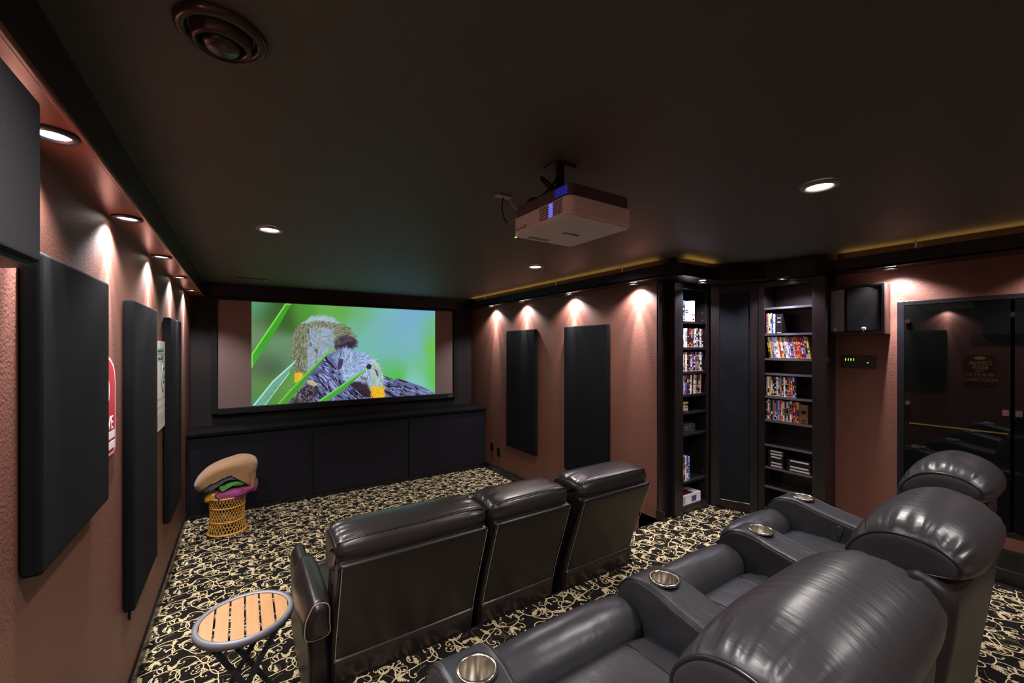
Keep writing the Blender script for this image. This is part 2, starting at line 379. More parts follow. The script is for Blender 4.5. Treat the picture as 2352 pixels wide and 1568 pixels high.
# ================= SCREEN
def paint():
    NX, NY = 700, 380
    S_, T_ = np.meshgrid((np.arange(NX)+.0)/(NX-1), np.arange(NY)/(NY-1))
    def conv(x, y):
        yt = 105+(x-92)*.0607; yb = 1335-(x-92)*.063; xp = (x-92)/2143.
        s_ = xp/(xp+1.275*(1-xp)); return s_, (y-yt)/(yb-yt)
    img = np.zeros((NY, NX, 3)); wsum = np.zeros((NY, NX, 1))+1e-6
    blobs = [(150,150,95,170,120),(420,230,45,85,25),(320,330,70,100,45),(150,450,125,150,100),(300,620,120,155,110),(220,800,95,120,75),(330,900,60,80,55),
             (200,1080,110,140,60),(350,1200,95,150,50),(150,1250,60,140,80),(700,200,90,160,50),(1100,250,110,185,70),(1000,150,120,190,80),(1400,300,125,195,130),(1500,500,140,200,195),
             (1700,200,135,205,200),(1900,350,140,190,225),(2150,150,130,190,225),(1800,650,135,200,190),(2000,550,140,195,220),(1500,700,130,205,180),(1700,850,120,200,150),(1750,950,95,205,70),
             (2000,800,130,205,160),(2080,900,135,210,140),(2200,650,120,215,60),(2180,450,120,205,120),(2190,950,90,210,40),(2050,1000,150,215,225),(500,750,120,150,110),(550,1050,110,170,60),(1300,450,130,195,160),(1600,350,138,195,205),(1850,550,140,192,222),(2000,700,138,196,215),(1600,620,135,198,205),(1950,250,138,190,228),(1450,650,130,200,190),(1750,750,135,198,200),(2100,420,138,195,215)]
    for x, y, r, g_, b in blobs:
        s_, t = conv(x, y); w = np.exp(-(((S_-s_)*1.8)**2+(T_-t)**2)/(2*.085**2))+1e-7
        img += w[..., None]*np.array([r, g_, b]); wsum += w[..., None]
    img /= wsum; img *= np.array([.86, .93, .93]); img = img*.9+np.array([115, 150, 150])*.1
    rnd = np.random.RandomState(3)
    def inpoly(pts):
        P = [conv(*p) for p in pts]; m = np.zeros((NY, NX), bool)
        for i in range(len(P)):
            (x0, y0), (x1, y1) = P[i], P[(i+1)%len(P)]
            if y0 == y1: continue
            c = ((T_ > y0) != (T_ > y1)) & (S_ < (x1-x0)*(T_-y0)/(y1-y0)+x0); m ^= c
        return m
    def put(m, col, a=1.0): img[m] = img[m]*(1-a)+np.array(col)*a
    def line(x0, y0, x1, y1, col, wd=1, a=.8):
        s0, t0 = conv(x0, y0); s1, t1 = conv(x1, y1); n = int(max(abs(s1-s0)*NX, abs(t1-t0)*NY))+2
        for k in range(n):
            u = k/(n-1); i = int((t0+(t1-t0)*u)*(NY-1)); j = int((s0+(s1-s0)*u)*(NX-1))
            i2, j2 = i+wd, j+wd
            if 0 <= i < NY and 0 <= j < NX: img[i:i2, j:j2] = img[i:i2, j:j2]*(1-a)+np.array(col)*a
    # log with flaking bark
    bark = [(520,1300),(640,1180),(700,1100),(780,960),(860,860),(960,740),(1060,700),(1160,760),(1300,860),(1500,960),(1640,980),(1740,1050),(1800,1010),(1930,1060),(2080,1110),(2232,1190),(2232,1215),(520,1320)]
    mb = inpoly(bark); put(mb, (96, 102, 146))
    for k in range(900):
        x = rnd.uniform(540, 2230); y = rnd.uniform(720, 1300); s_, t = conv(x, y)
        if not (0 <= s_ < 1 and 0 <= t < 1) or not mb[int(t*(NY-1)), int(s_*(NX-1))]: continue
        an = .75+rnd.normal(0, .25) if x < 1500 else .45+rnd.normal(0, .2); L = rnd.uniform(20, 120)
        col = [(128,140,205),(150,165,225),(30,24,38),(22,18,28),(96,100,150),(45,34,40),(30,22,30)][rnd.randint(7)]
        line(x, y, x+L*math.cos(an), y+L*math.sin(an), col, rnd.randint(1, 6), .8)
    dk = inpoly([(520,1300),(640,1180),(760,1070),(860,1090),(880,1180),(800,1270),(700,1310)]); put(dk, (38, 26, 34), .8)
    for k in range(170):
        x = rnd.uniform(560, 860); y = rnd.uniform(1080, 1290); an = rnd.uniform(0, 3.1)
        line(x, y, x+45*math.cos(an), y+45*math.sin(an), [(190,190,210),(90,80,90),(30,22,28)][rnd.randint(3)], 1, .8)
    put(inpoly([(1240,1080),(1330,1040),(1480,1050),(1540,1130),(1540,1240),(1400,1230)]), (48, 32, 40), .9)
    # the big furry back
    m1 = [(600,960),(575,830),(565,700),(580,520),(610,420),(690,360),(780,300),(900,288),(1020,300),(1120,370),(1220,420),(1290,500),(1318,590),(1325,625),(1290,645),(1230,670),(1100,695),(1010,700),(900,790),(850,880),(770,950),(700,960),(680,990)]
    M1 = inpoly(m1); put(M1, (138, 150, 150))
    def fur(mask, pts, cols, n, dirf, L0):
        for k in range(n):
            x = rnd.uniform(pts[0], pts[1]); y = rnd.uniform(pts[2], pts[3]); s_, t = conv(x, y)
            if not (0 <= s_ < 1 and 0 <= t < 1) or not mask[int(t*(NY-1)), int(s_*(NX-1))]: continue
            an = dirf(x, y)+rnd.normal(0, .3); L = rnd.uniform(.5, 1.3)*L0; c = cols(x, y)
            line(x, y, x+L*math.cos(an), y+L*math.sin(an), c, 1 if rnd.rand() < .8 else 2, .5)
    def c1(x, y):
        d = math.hypot((x-1190)/130, (y-600)/95)
        if d < 1: return [(62,42,66),(44,30,50),(80,62,84)][rnd.randint(3)]
        if y < 350+abs(x-900)*.12: return [(175,205,215),(150,180,190)][rnd.randint(2)]
        if 760 < x < 1050 and y > 430: return [(150,175,210),(170,190,215),(110,120,130),(150,140,60)][rnd.choice(4, p=[.4,.3,.2,.1])]
        return [(120,120,70),(88,88,50),(165,180,180),(70,70,50),(150,160,120)][rnd.randint(5)]
    fur(M1, (560, 1330, 285, 990), c1, 16000, lambda x, y: math.atan2(x-950+60, 620-y)+(.3 if x < 760 else -.9), 34)
    for x0, y0, x1, y1 in [(760,420,790,600),(790,600,880,700),(690,640,640,900),(870,640,850,880)]:
        for q_ in range(26): u = rnd.rand(); line(x0+(x1-x0)*u, y0+(y1-y0)*u, x0+(x1-x0)*u+rnd.normal(-8,10), y0+(y1-y0)*u+34, (62, 66, 48), 1, .6)
    put(inpoly([(1060,640),(1200,600),(1290,570),(1320,600),(1230,672),(1100,692)]), (50, 34, 54), .65)
    put(inpoly([(605,965),(680,965),(700,1000),(640,1040),(600,1050)]), (235, 180, 30), .85)
    # the pale fluffy one
    m2 = [(1070,760),(1100,700),(1200,680),(1260,720),(1340,730),(1450,750),(1540,810),(1600,900),(1630,1000),(1620,1120),(1560,1130),(1490,1110),(1450,1040),(1380,1020),(1300,1040),(1210,1040),(1150,960),(1160,880),(1130,830),(1110,880),(1080,840)]
    M2 = inpoly(m2); put(M2, (150, 175, 215))
    def c2(x, y):
        if x < 1160: return [(150,175,225),(90,90,120)][rnd.randint(2)]
        if x > 1480: return [(180,205,190),(120,140,130),(200,220,225)][rnd.randint(3)]
        return [(170,200,245),(140,165,215),(195,220,250),(90,95,125)][rnd.randint(4)]
    fur(M2, (1070, 1640, 680, 1135), c2, 9000, lambda x, y: math.atan2(y-900, x-1330)+.9, 50)
    put(inpoly([(1130,780),(1175,790),(1150,900),(1110,910),(1100,850)]), (55, 45, 70), .8)
    put(inpoly([(1530,900),(1570,930),(1585,1000),(1560,980)]), (60, 60, 50), .8)
    put(inpoly([(1360,985),(1460,1010),(1450,1040),(1380,1030)]), (110, 95, 80), .7)
    put(inpoly([(1490,1120),(1560,1130),(1630,1120),(1660,1220),(1640,1245),(1520,1240),(1500,1170)]), (236, 184, 24), .95)
    put(inpoly([(740,1040),(800,1030),(870,1080),(830,1110),(760,1080)]), (215, 205, 150), .8)
    for (x0, x1, y0, y1, m_) in ((595, 705, 955, 1050, None), (1480, 1665, 1105, 1250, None)):
        for k in range(500):
            x = rnd.uniform(x0+8, x1-14); y = rnd.uniform(y0-14, y1-8)
            line(x, y, x+rnd.normal(6, 10), y+26, [(245,195,40),(215,150,20),(250,215,90),(150,120,60)][rnd.choice(4, p=[.45,.25,.2,.1])], 1, .6)
    # grass blades
    def blade(pts, c_a, c_b):
        m = inpoly(pts); n = rnd.uniform(-1, 1, (NY, NX)); 
        f = np.clip((T_*1.0+S_*.6) % 1, 0, 1)[..., None]*.0
        img[m] = np.array(c_a); 
        cx = np.mean([p[0] for p in pts]); ptsb = [(p[0]+12, p[1]+14) for p in pts]
        img[m & inpoly(ptsb)] = np.array(c_b)
    blade([(92,720),(490,130),(560,135),(420,380),(92,895)], (130,225,70), (62,160,45))
    blade([(105,1330),(340,1040),(625,785),(500,1010),(250,1325)], (170,225,215), (105,165,140))
    blade([(400,1310),(560,1130),(1060,625),(1050,660),(860,880),(740,1010),(530,1300)], (105,200,70), (68,150,42))
    blade([(870,1280),(1440,890),(1455,900),(1200,1130),(1000,1275)], (120,205,85), (70,160,60))
    line(250,1325,540,945,(215,240,230),2,.9)
    for k in range(60):
        x = rnd.uniform(150, 430); y = 1340-(x-150)*.95+rnd.uniform(-20, 60); line(x, y, x+10, y-8, (60,120,80), 1, .6)
    put(inpoly([(1435,880),(1460,845),(1500,860),(1490,905),(1455,910)]), (40, 34, 40), .95)
    img = np.clip(img, 0, 255)/255.
    img = np.where(img <= .04045, img/12.92, ((img+.055)/1.055)**2.4)
    return NX, NY, img
ys = D-.022
scr = thing('projection_screen', 'wide framed projection screen showing two furry animals on a log behind grass blades', 'projection screen', (.69, D-.01, -.394-.03))
SX0, SX1, SZ0, SZ1 = -.134, 1.513, -.394, .305
obj('screen_surface', G().box(SX0, SX1, ys, ys+.006, SZ0, SZ1), M_screenw, scr)
g = G(); fw = .032
for b in ((SX0-fw, SX0, SZ0-fw, SZ1+fw*.4), (SX1, SX1+fw, SZ0-fw, SZ1+fw*.4), (SX0, SX1, SZ0-fw*1.2, SZ0), (SX0, SX1, SZ1, SZ1+fw*.6)):
    g.box(b[0], b[1], ys-.018, D, b[2], b[3])
obj('frame', g, mat('black_velvet', (12, 11, 13), .9), scr, bevel=.006)
NX, NY, img = paint()
ix0, ix1 = .051, 1.349
xs = np.linspace(ix0, ix1, NX)*H; zs = (1+np.linspace(SZ1-.003, SZ0+.003, NY))*H
X_, Z_ = np.meshgrid(xs, zs); Y_ = np.full_like(X_, (ys-.0015)*H)
me = bpy.data.meshes.new('picture'); V = np.stack([X_, Y_, Z_], -1).reshape(-1, 3)-np.array(ORG[scr.name])
idx = np.arange(NX*NY).reshape(NY, NX); f = np.stack([idx[1:, :-1], idx[1:, 1:], idx[:-1, 1:], idx[:-1, :-1]], -1).reshape(-1, 4)
me.vertices.add(len(V)); me.vertices.foreach_set('co', V.ravel()); me.loops.add(f.size); me.loops.foreach_set('vertex_index', f.ravel().astype(np.int32))
me.polygons.add(len(f)); me.polygons.foreach_set('loop_start', np.arange(0, f.size, 4, dtype=np.int32)); me.polygons.foreach_set('loop_total', np.full(len(f), 4, dtype=np.int32)); me.update(); me.validate()
at = me.color_attributes.new('picture', 'FLOAT_COLOR', 'POINT'); at.data.foreach_set('color', np.concatenate([img.reshape(-1, 3), np.ones((NX*NY, 1))], 1).astype(np.float32).ravel())
mp = bpy.data.materials.new('projected_picture'); mp.use_nodes = True; nt = mp.node_tree; b = nt.nodes['Principled BSDF']
an = nt.nodes.new('ShaderNodeAttribute'); an.attribute_name = 'picture'; nt.links.new(an.outputs['Color'], b.inputs['Emission Color']); b.inputs['Emission Strength'].default_value = 1.0
b.inputs['Base Color'].default_value = (.02, .02, .02, 1); b.inputs['Roughness'].default_value = .9; me.materials.append(mp)
po = bpy.data.objects.new('picture', me); C.objects.link(po); po.parent = scr
g = G(); g.box(SX1-.05, SX1-.015, ys-.0205, ys-.018, SZ0-.022, SZ0-.016)
obj('maker_plate', g, mat('silver_print', (170, 170, 175), .4, metal=.5), scr)

# low cabinet under the screen
cab = thing('media_cabinet', 'long low black cloth-fronted cabinet along the wall under the screen', 'cabinet', (.71, 3.14, ZF))
CY = 3.02
obj('body', G().box(XL+.004, XR-.002, CY, D-.002, ZF+.002, -.525), mat('black_cabinet_paint', (22, 21, 24), .6), cab)
g = G(); g.box(XL+.002, XR-.002, CY-.022, D-.001, -.525, -.50); obj('top', g, mat('black_felt', (14, 14, 16), .95, spec=.1, bump=[(300, .4, .002)]), cab, bevel=.012, seg=3)
for (a, b_) in ((XL+.012, .385), (.391, 1.038), (1.044, XR-.010)):
    obj('door', G().box(a, b_, CY-.012, CY, ZF+.03, -.53), mat('black_stretched_cloth', (24, 23, 29), .85, spec=.15, bump=[(5, .12, .01), (500, .3, .001)]), cab, bevel=.006)
obj('plinth', G().box(XL+.004, XR-.004, CY-.004, CY, ZF+.002, ZF+.03), M_trim, cab)

# ================= ACOUSTIC PANELS
def panel(label, side, y0, y1, z0, z1):
    sgn = 1 if side < 0 else -1; xw = XL if side < 0 else XR; d = .026
    g = G(); xo = xw+sgn*d
    xw += sgn*.002; g.box(min(xw, xo), max(xw, xo), y0, y1, z0, z1)
    o = obj('acoustic_panel', g, M_fabric2, bevel=.010, seg=3); tag(o, label, 'acoustic panel', 'cloth acoustic panels on the side walls'); return o
panel('short wide black acoustic panel on the left wall, nearest the camera', -1, .885, 1.251, -.336, .141)
panel('tall black acoustic panel in the middle of the left wall', -1, 1.508, 1.873, -.72, .128)
panel('tall black acoustic panel on the left wall closest to the screen', -1, 2.18, 2.54, -.72, .122)
panel('tall black acoustic panel on the right wall closest to the screen', 1, 2.28, 2.65, -.745, .124)
panel('tall black acoustic panel on the right wall nearest the bookcase', 1, 1.615, 1.978, -.755, .127)

# ================= LIGHTS (fixtures)
def puck(x, y, z, label, group, r=.030, m=None, ring=M_darkmetal):
    t = thing('recessed_light', label, 'ceiling light', (x, y, z), group)
    g = G(); g.lathe([(r*.64, -.001), (r*.72, -.006), (r*.95, -.006), (r, -.001), (r, .0005)], (x, y, z)); obj('trim_ring', g, ring, t, smooth=True)
    obj('lens', G().disc((x, y, z-.002), r*.66, up=False), m or M_lamp_dim, t)
names = ['over the near corner', 'just outside the view', 'above the grey speaker', 'second in view along the left soffit', 'third in view along the left soffit', 'fourth in view along the left soffit', 'farthest, by the screen']
for y, nm in zip(LEFT_Y, names): puck(-.236, y, .318, 'small round wall wash light in the brown soffit, '+nm, 'left soffit wall wash lights')
for (x, y), nm in zip(RIGHT_L, ['farthest, at the screen end', 'second from the screen end', 'third from the screen', 'nearest the bookcase']):
    puck(x, y, .322, 'small round light under the right tray, '+nm, 'right tray wall wash lights', r=.026)
puck(2.205, .568, .322, 'round light under the tray left of the glass cabinet beside the wall speaker', 'far tray lights', r=.026)
puck(2.205, .10, .322, 'round light under the tray over the middle of the glass cabinet, outside the view', 'far tray lights', r=.026)
puck(1.90, 1.195, .322, 'small light above the left bookcase', 'bookcase lights', r=.024)
puck(2.115, .93, .322, 'small light above the right bookcase', 'bookcase lights', r=.024)
for (x, y), nm in zip(CEIL_L, ['front left, before the screen', 'beyond the projector', 'above the rear seats', 'above the side table', 'unseen fill lamp added behind the recliners', 'unseen fill lamp added behind the camera']):
    puck(x, y, ZC-.001, 'bright recessed downlight in the dark ceiling, '+nm, 'main ceiling downlights', r=.042, m=M_lamp, ring=mat('white_trim', (150, 140, 135), .4))
# round vent and square vent
vt = thing('ceiling_vent', 'large round dark ceiling air diffuser with nested rings at the top left', 'vent', (-.02, .65, ZC))
M_vent = mat('dark_bronze_metal', (62, 52, 50), .3, metal=.4)
cx, cy = -.022, .655; cz = ZC-.001; q_ = .52
obj('outer_ring', G().lathe([(a*q_, b) for a, b in ((.098, 0), (.096, -.006), (.082, -.010), (.074, -.006), (.070, 0))], (cx, cy, cz), 48), M_vent, vt, smooth=True)
obj('middle_ring', G().lathe([(a*q_, b) for a, b in ((.066, -.001), (.062, -.016), (.054, -.020), (.049, -.010), (.047, -.001))], (cx, cy, cz), 48), M_vent, vt, smooth=True)
obj('centre_cone', G().lathe([(a*q_, b) for a, b in ((.040, -.001), (.040, -.016), (.034, -.021), (.0005, -.021))], (cx, cy, cz), 48), M_vent, vt, smooth=True)
obj('duct_back', G().disc((cx, cy, cz-.0005), .072*q_, up=False), M_plastic_b, vt)
sv = thing('ceiling_vent', 'small rectangular dark ceiling grille close to the screen wall', 'vent', (.047, 2.93, ZC))
g = G(); x, y = .047, 2.93
for b_ in ((x-.075, x+.075, y-.045, y-.036), (x-.075, x+.075, y+.036, y+.045), (x-.075, x-.066, y-.036, y+.036), (x+.066, x+.075, y-.036, y+.036)): g.box(*b_, ZC-.006, ZC)
obj('frame', g, mat('grey_green_metal', (96, 102, 96), .4), sv)
g = G(); g.box(x-.066, x+.066, y-.036, y+.036, ZC-.002, ZC)
for k in range(5): g.box(x-.066, x+.066, y-.03+k*.014, y-.026+k*.014, ZC-.005, ZC-.002)
obj('louvre', g, mat('dark_olive_metal', (110, 112, 96), .4), sv)

# ================= PROJECTOR
def up(x, y, z): # point at pixel on height z
    u = (x-1176)/F; Zc = z*F/(797-y); return (Zc*(math.sin(YAW)+u*math.cos(YAW)), Zc*(math.cos(YAW)-u*math.sin(YAW)))
c = .26; px0, px1, py0, py1 = 2.055*c, 2.75*c, 2.36*c, 3.14*c
pj = thing('projector', 'pale box projector hanging from the dark ceiling on a black mount', 'projector', ((px0+px1)/2, (py0+py1)/2, ZC))
def rrect(x0, x1, y0, y1, r, n=6):
    P = []
    for (cx, cy, a0) in ((x1-r, y0+r, -90), (x1-r, y1-r, 0), (x0+r, y1-r, 90), (x0+r, y0+r, 180)):
        for k in range(n+1): a = math.radians(a0+90*k/n); P.append((cx+r*math.cos(a), cy+r*math.sin(a)))
    return P
g = G(); g.prism(rrect(px0, px1, py0, py1, .016), c+.003, c+.040); obj('body', g, M_plastic_w, pj, bevel=.004, seg=3)
obj('bottom_cover', G().prism(rrect(px0+.003, px1-.003, py0+.003, py1-.003, .015), c-.001, c+.003), mat('white_bottom_plastic', (222, 220, 220), .45), pj, bevel=.002)
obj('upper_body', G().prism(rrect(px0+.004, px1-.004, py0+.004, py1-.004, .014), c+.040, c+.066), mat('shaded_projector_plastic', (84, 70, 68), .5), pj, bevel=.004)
g = G(); 
for k in range(8): z = c+.009+k*.0036; g.box(px0-.0006, px0+.001, py0+.022, py0+.098, z, z+.0014)
obj('vent_slot', g, mat('slot_shadow', (70, 52, 60), .8), pj)
g = G()
for k in range(8): z = c+.009+k*.0036; g.box(px0-.0009, px0, py0+.052, py0+.066, z, z+.0014)
obj('blue_light', g, M_blue, pj)
g = G()
for k in range(5): z = c+.046+k*.0036; g.box(px0+.003, px0+.0045, py0+.012, py0+.05, z, z+.0011)
obj('blue_light', g, mat('dim_blue_glow', (40, 50, 200), .5, emit=.5), pj)
g = G()
for k, yy in enumerate((.160, .168, .176, .184)): g.tube([(px0-.0006, py0+yy-.002, c+.012), (px0-.0006, py0+yy+.002, c+.012)], .0012, 6)
g.tube([(px0-.0006, py0+.152+.0035*math.cos(a), c+.013+.0035*math.sin(a)) for a in np.linspace(0, 6.28, 14)], .0007, 5)
obj('button', g, mat('grey_print', (80, 62, 60), .5), pj)
tx_, ty_ = up(1312, 536, c)
text('maker_name', 'SONY', .026, mat('dark_print', (40, 38, 40), .5), pj, (tx_, ty_, c-.0018), (math.pi, 0, math.pi), sx=1.3)
g = G(); g.box(px0+.03, px0+.09, py1-.030, py1-.016, c-.0014, c-.0008); obj('rating_label', g, mat('grey_label', (140, 132, 128), .6), pj)
g = G(); g.lathe([(.0008, 0), (.003, 0), (.003, .0012)], (px0+.006, py1-.004, c-.0015), 12); obj('status_light', g, M_green, pj)
mx, my = (px0+px1)/2-.022, (py0+py1)/2+.01
obj('ceiling_plate', G().box(mx-.030, mx+.030, my-.022, my+.022, ZC-.004, ZC), M_plastic_b, pj, bevel=.002)
g = G(); g.lathe([(.010, -.004), (.010, -.045), (.016, -.046), (.016, -.066), (.012, -.07), (.0005, -.07)], (mx, my, ZC), 20); obj('mount_post', g, M_plastic_b, pj, smooth=True)
for s_ in (-1, 1):
    g = G(); g.tube([(mx+s_*.012, my, ZC-.052), (mx+s_*.03, my+.01, ZC-.036), (mx+s_*.045, my+.01, ZC-.03), (mx+s_*.052, my, ZC-.042), (mx+s_*.045, my-.01, ZC-.058), (mx+s_*.028, my-.008, ZC-.066), (mx+s_*.03, my, ZC-.08)], .003, 8); obj('mount_arm', g, M_plastic_b, pj, smooth=True)
def cr(pts, n=8):
    P = [Vector(p) for p in pts]; P = [P[0]]+P+[P[-1]]; out = []
    for i in range(1, len(P)-2):
        for k in range(n):
            t = k/n; a, b, c_, d = P[i-1], P[i], P[i+1], P[i+2]
            out.append(.5*((2*b)+(-a+c_)*t+(2*a-5*b+4*c_-d)*t*t+(-a+3*b-3*c_+d)*t**3))
    return out+[P[-1]]
g = G(); g.tube(cr([(px0+.02, py1-.02, c+.068), (px0+.015, py1-.05, c+.076), (px0+.04, my+.04, c+.085), (mx-.03, my, ZC-.055), (mx-.01, my, ZC-.03)]), .003, 8)
g.tube([(mx-.03, my-.01, ZC-.06), (mx-.02, my+.03, ZC-.075), (mx+.0, my+.04, c+.07)], .0025, 8)
obj('cable', g, M_plastic_b, pj, smooth=True)
wp = thing('ceiling_outlet', 'small pale cable plate in the ceiling left of the projector', 'outlet', (.57, .90, ZC))
ox, oy = up(1156, 450, ZC)
obj('plate', G().box(ox-.022, ox+.022, oy-.012, oy+.012, ZC-.004, ZC), mat('beige_plate', (170, 150, 140), .5), wp, bevel=.002)
g = G(); g.tube(cr([(ox, oy, ZC-.004), (ox-.002, oy+.004, ZC-.025), (ox+.006, oy+.01, ZC-.05), (ox+.022, oy+.005, ZC-.068), (px0+.02, py1-.03, c+.068)]), .0022, 8); obj('cable', g, M_plastic_b, wp, smooth=True)
g = G(); g.tube(cr([(ox+.018, oy-.005, ZC-.004), (ox+.022, oy-.004, ZC-.016), (ox+.036, oy+.0, ZC-.024), (ox+.046, oy-.01, ZC-.034), (px0+.03, py1-.05, c+.068)]), .0012, 6); obj('wire', g, mat('white_wire', (190, 190, 190), .5), wp, smooth=True)
# tray brackets
for (x_, y_, nm) in ((1.612, 2.86, 'closest to the screen'), (1.612, 1.98, 'second from the bookcase'), (1.612, 1.45, 'nearest the bookcase'), (2.16, .48, 'over the glass cabinet')):
    g = G(); g.box(x_, x_+.002, y_, y_+.006, .372, ZC); o = obj('hanger_strap', g, mat('pale_metal', (210, 205, 200), .35)); tag(o, 'thin shiny metal strap between right light tray and ceiling, '+nm, 'bracket', 'tray hanger straps')

# ================= SPEAKERS
# left: grey cloth surround speaker
sp = thing('wall_speaker', 'grey cloth covered surround speaker high on the left wall at the picture edge', 'speaker', (XL, .575, .09))
y0, y1 = .45, .703; g = G(); g.prism([(XL, y0), (-.225, y0), (-.188, y0+.03), (-.188, y1-.03), (-.205, y1-.004), (-.225, y1), (XL, y1)], .094, .272)
obj('cabinet', g, M_fabric3, sp, bevel=.008, seg=3)
obj('bottom_plate', G().prism([(XL, y0+.004), (-.228, y0+.004), (-.195, y0+.03), (-.195, y1-.03), (-.228, y1-.004), (XL, y1-.004)], .088, .094), M_plastic_b, sp)
# right: black two-faced surround speaker
sp = thing('wall_speaker', 'black two-faced surround speaker in a box frame on the right wall beside the bookcase', 'speaker', (XF, .69, .053))
x0 = 2.206; y0, y1, z0, z1 = .587, .786, .055, .266
obj('cabinet', G().box(x0+.012, XF, y0, y1, z0, z1), M_wall if False else mat('brown_speaker_box', (70, 42, 36), .4), sp, bevel=.004)
g = G()
for b_ in ((y0, y1, z1-.010, z1), (y0, y1, z0, z0+.010), (y0, y0+.010, z0+.010, z1-.010), (y1-.010, y1, z0+.010, z1-.010)): g.box(x0, x0+.012, *b_)
obj('face_frame', g, M_trim, sp, bevel=.003)
ym = .716
g = G(); g.prism([(x0+.006, y0+.012), (x0-.012, ym-.006), (x0+.02, ym-.006), (x0+.02, y0+.012)], z0+.014, z1-.014); obj('grille', g, mat('near_black_cloth', (8, 8, 9), .8), sp, bevel=.004)
g = G(); g.prism([(x0-.012, ym+.004), (x0+.006, y1-.012), (x0+.02, y1-.012), (x0+.02, ym+.004)], z0+.014, z1-.014); obj('grille', g, mat('grille_highlight_grey', (140, 144, 156), .45), sp, bevel=.004)  # highlight on this black grille painted in as a paler grey
for yy in (y0+.065, ym+.035):
    g = G(); g.tube([(x0-.006, yy-.006, z0+.024), (x0-.006, yy+.006, z0+.024)], .006, 12); g.box(x0-.008, x0-.002, yy-.003, yy+.003, z0+.012, z0+.024); obj('badge', g, mat('silver_badge', (190, 190, 192), .35), sp, smooth=False)
# wall control with green lights
ct = thing('wall_control', 'black wall control plate with four green bars and a green dot', 'control panel', (XF, .695, -.10))
obj('plate', G().box(XF-.008, XF, .632, .758, -.093, -.036), M_plastic_b, ct, bevel=.003)
g = G()
for k in range(4): g.box(XF-.0095, XF-.008, .738-k*.010, .740-k*.010, -.060, -.050)
obj('light_bar', g, M_green, ct); g = G(); g.tube([(XF-.0095, .660, -.068), (XF-.008, .660, -.068)], .0022, 10); obj('light_dot', g, M_green, ct)
# outlets
def outlet(x, y, z, s_, label, w=.022, h=.032):
    t = thing('wall_outlet', label, 'outlet', (x, y, z-h), 'black wall plates')
    obj('plate', G().box(min(x, x+s_*.004), max(x, x+s_*.004), y-w, y+w, z-h, z+h), M_plastic_b, t, bevel=.002)
    g = G()
    for zz in (-.014, .014): g.box(min(x+s_*.003, x+s_*.005), max(x+s_*.003, x+s_*.005), y-w*.6, y+w*.6, z+zz-.009, z+zz+.009)
    obj('socket', g, mat('black_socket', (14, 14, 15), .3), t)
outlet(XR, 2.905, -.81, -1, 'black wall plate on the right wall, the one nearer the screen cabinet')
outlet(XR, 2.80, -.83, -1, 'black wall plate on the right wall, the one nearer the acoustic panel')
outlet(XF, .262, -.755, -1, 'black wall outlet below the glass cabinet at the right edge', .032, .036)
g = G(); g.box(XL, XL+.006, 1.58, 1.60, -.775, -.745); o = obj('wall_outlet', g, M_plastic_b); tag(o, 'tiny black cable clip under the middle left wall panel', 'cable clip')

# ================= SIGNS
def flat(name, g, m, p): return obj(name, g, m, p)
RL = (math.pi/2, 0, math.pi/2)     # text on left wall, facing +X
M_red = mat('sign_red', (176, 40, 52), .45); M_signw = mat('sign_white', (222, 214, 212), .45); M_sgreen = mat('sign_green', (42, 78, 72), .5)
sg = thing('wall_sign', 'red and white team sign reading CAVE on the left wall behind the nearest panel', 'sign', (XL, 1.31, -.27))
yc = 1.285; w_ = .135
def arch(w, z0, z1, zs, n=12): return [(yc-w, z0+.012), (yc-w+.012, z0), (yc+w-.012, z0), (yc+w, z0+.012), (yc+w, zs)]+[(yc+w*math.cos(a), zs+(z1-zs)*math.sin(a)**.8) for a in np.linspace(0, math.pi, n)[1:-1]]+[(yc-w, zs)]
def plate(poly, x0, x1):
    n = len(poly); g = G(); g.add([(x0, a, b) for a, b in poly]+[(x1, a, b) for a, b in poly], [tuple(range(n))[::-1], tuple(range(n, 2*n))]+[(i, (i+1)%n, n+(i+1)%n, n+i) for i in range(n)]); return g
xs_ = XL+.004
obj('plate', plate(arch(w_, -.265, -.010, -.085), XL, xs_), M_red, sg)
obj('border', plate(arch(w_-.004, -.261, -.014, -.086), xs_, xs_+.0004), M_signw, sg)
obj('panel', plate(arch(w_-.010, -.255, -.020, -.088), xs_+.0004, xs_+.0008), M_red, sg)
g = plate([(yc+.02+.055*math.cos(a), -.105+.05*math.sin(a)) for a in np.linspace(-.5, math.pi+.5, 20)], xs_+.0008, xs_+.0012); obj('emblem', g, M_signw, sg)
obj('emblem_line', plate([(yc+.03+.035*math.cos(a), -.10+.03*math.sin(a)) for a in np.linspace(0, math.pi, 12)], xs_+.0012, xs_+.0016), M_red, sg)
text('lettering', 'CAVE', .085, M_signw, sg, (xs_+.001, yc+.05, -.185), RL, sx=1.0)
for z_ in (-.213, -.238):
    obj('text_band', G().box(xs_+.0008, xs_+.0012, yc-.05, yc+.12, z_-.009, z_+.009), M_signw, sg)
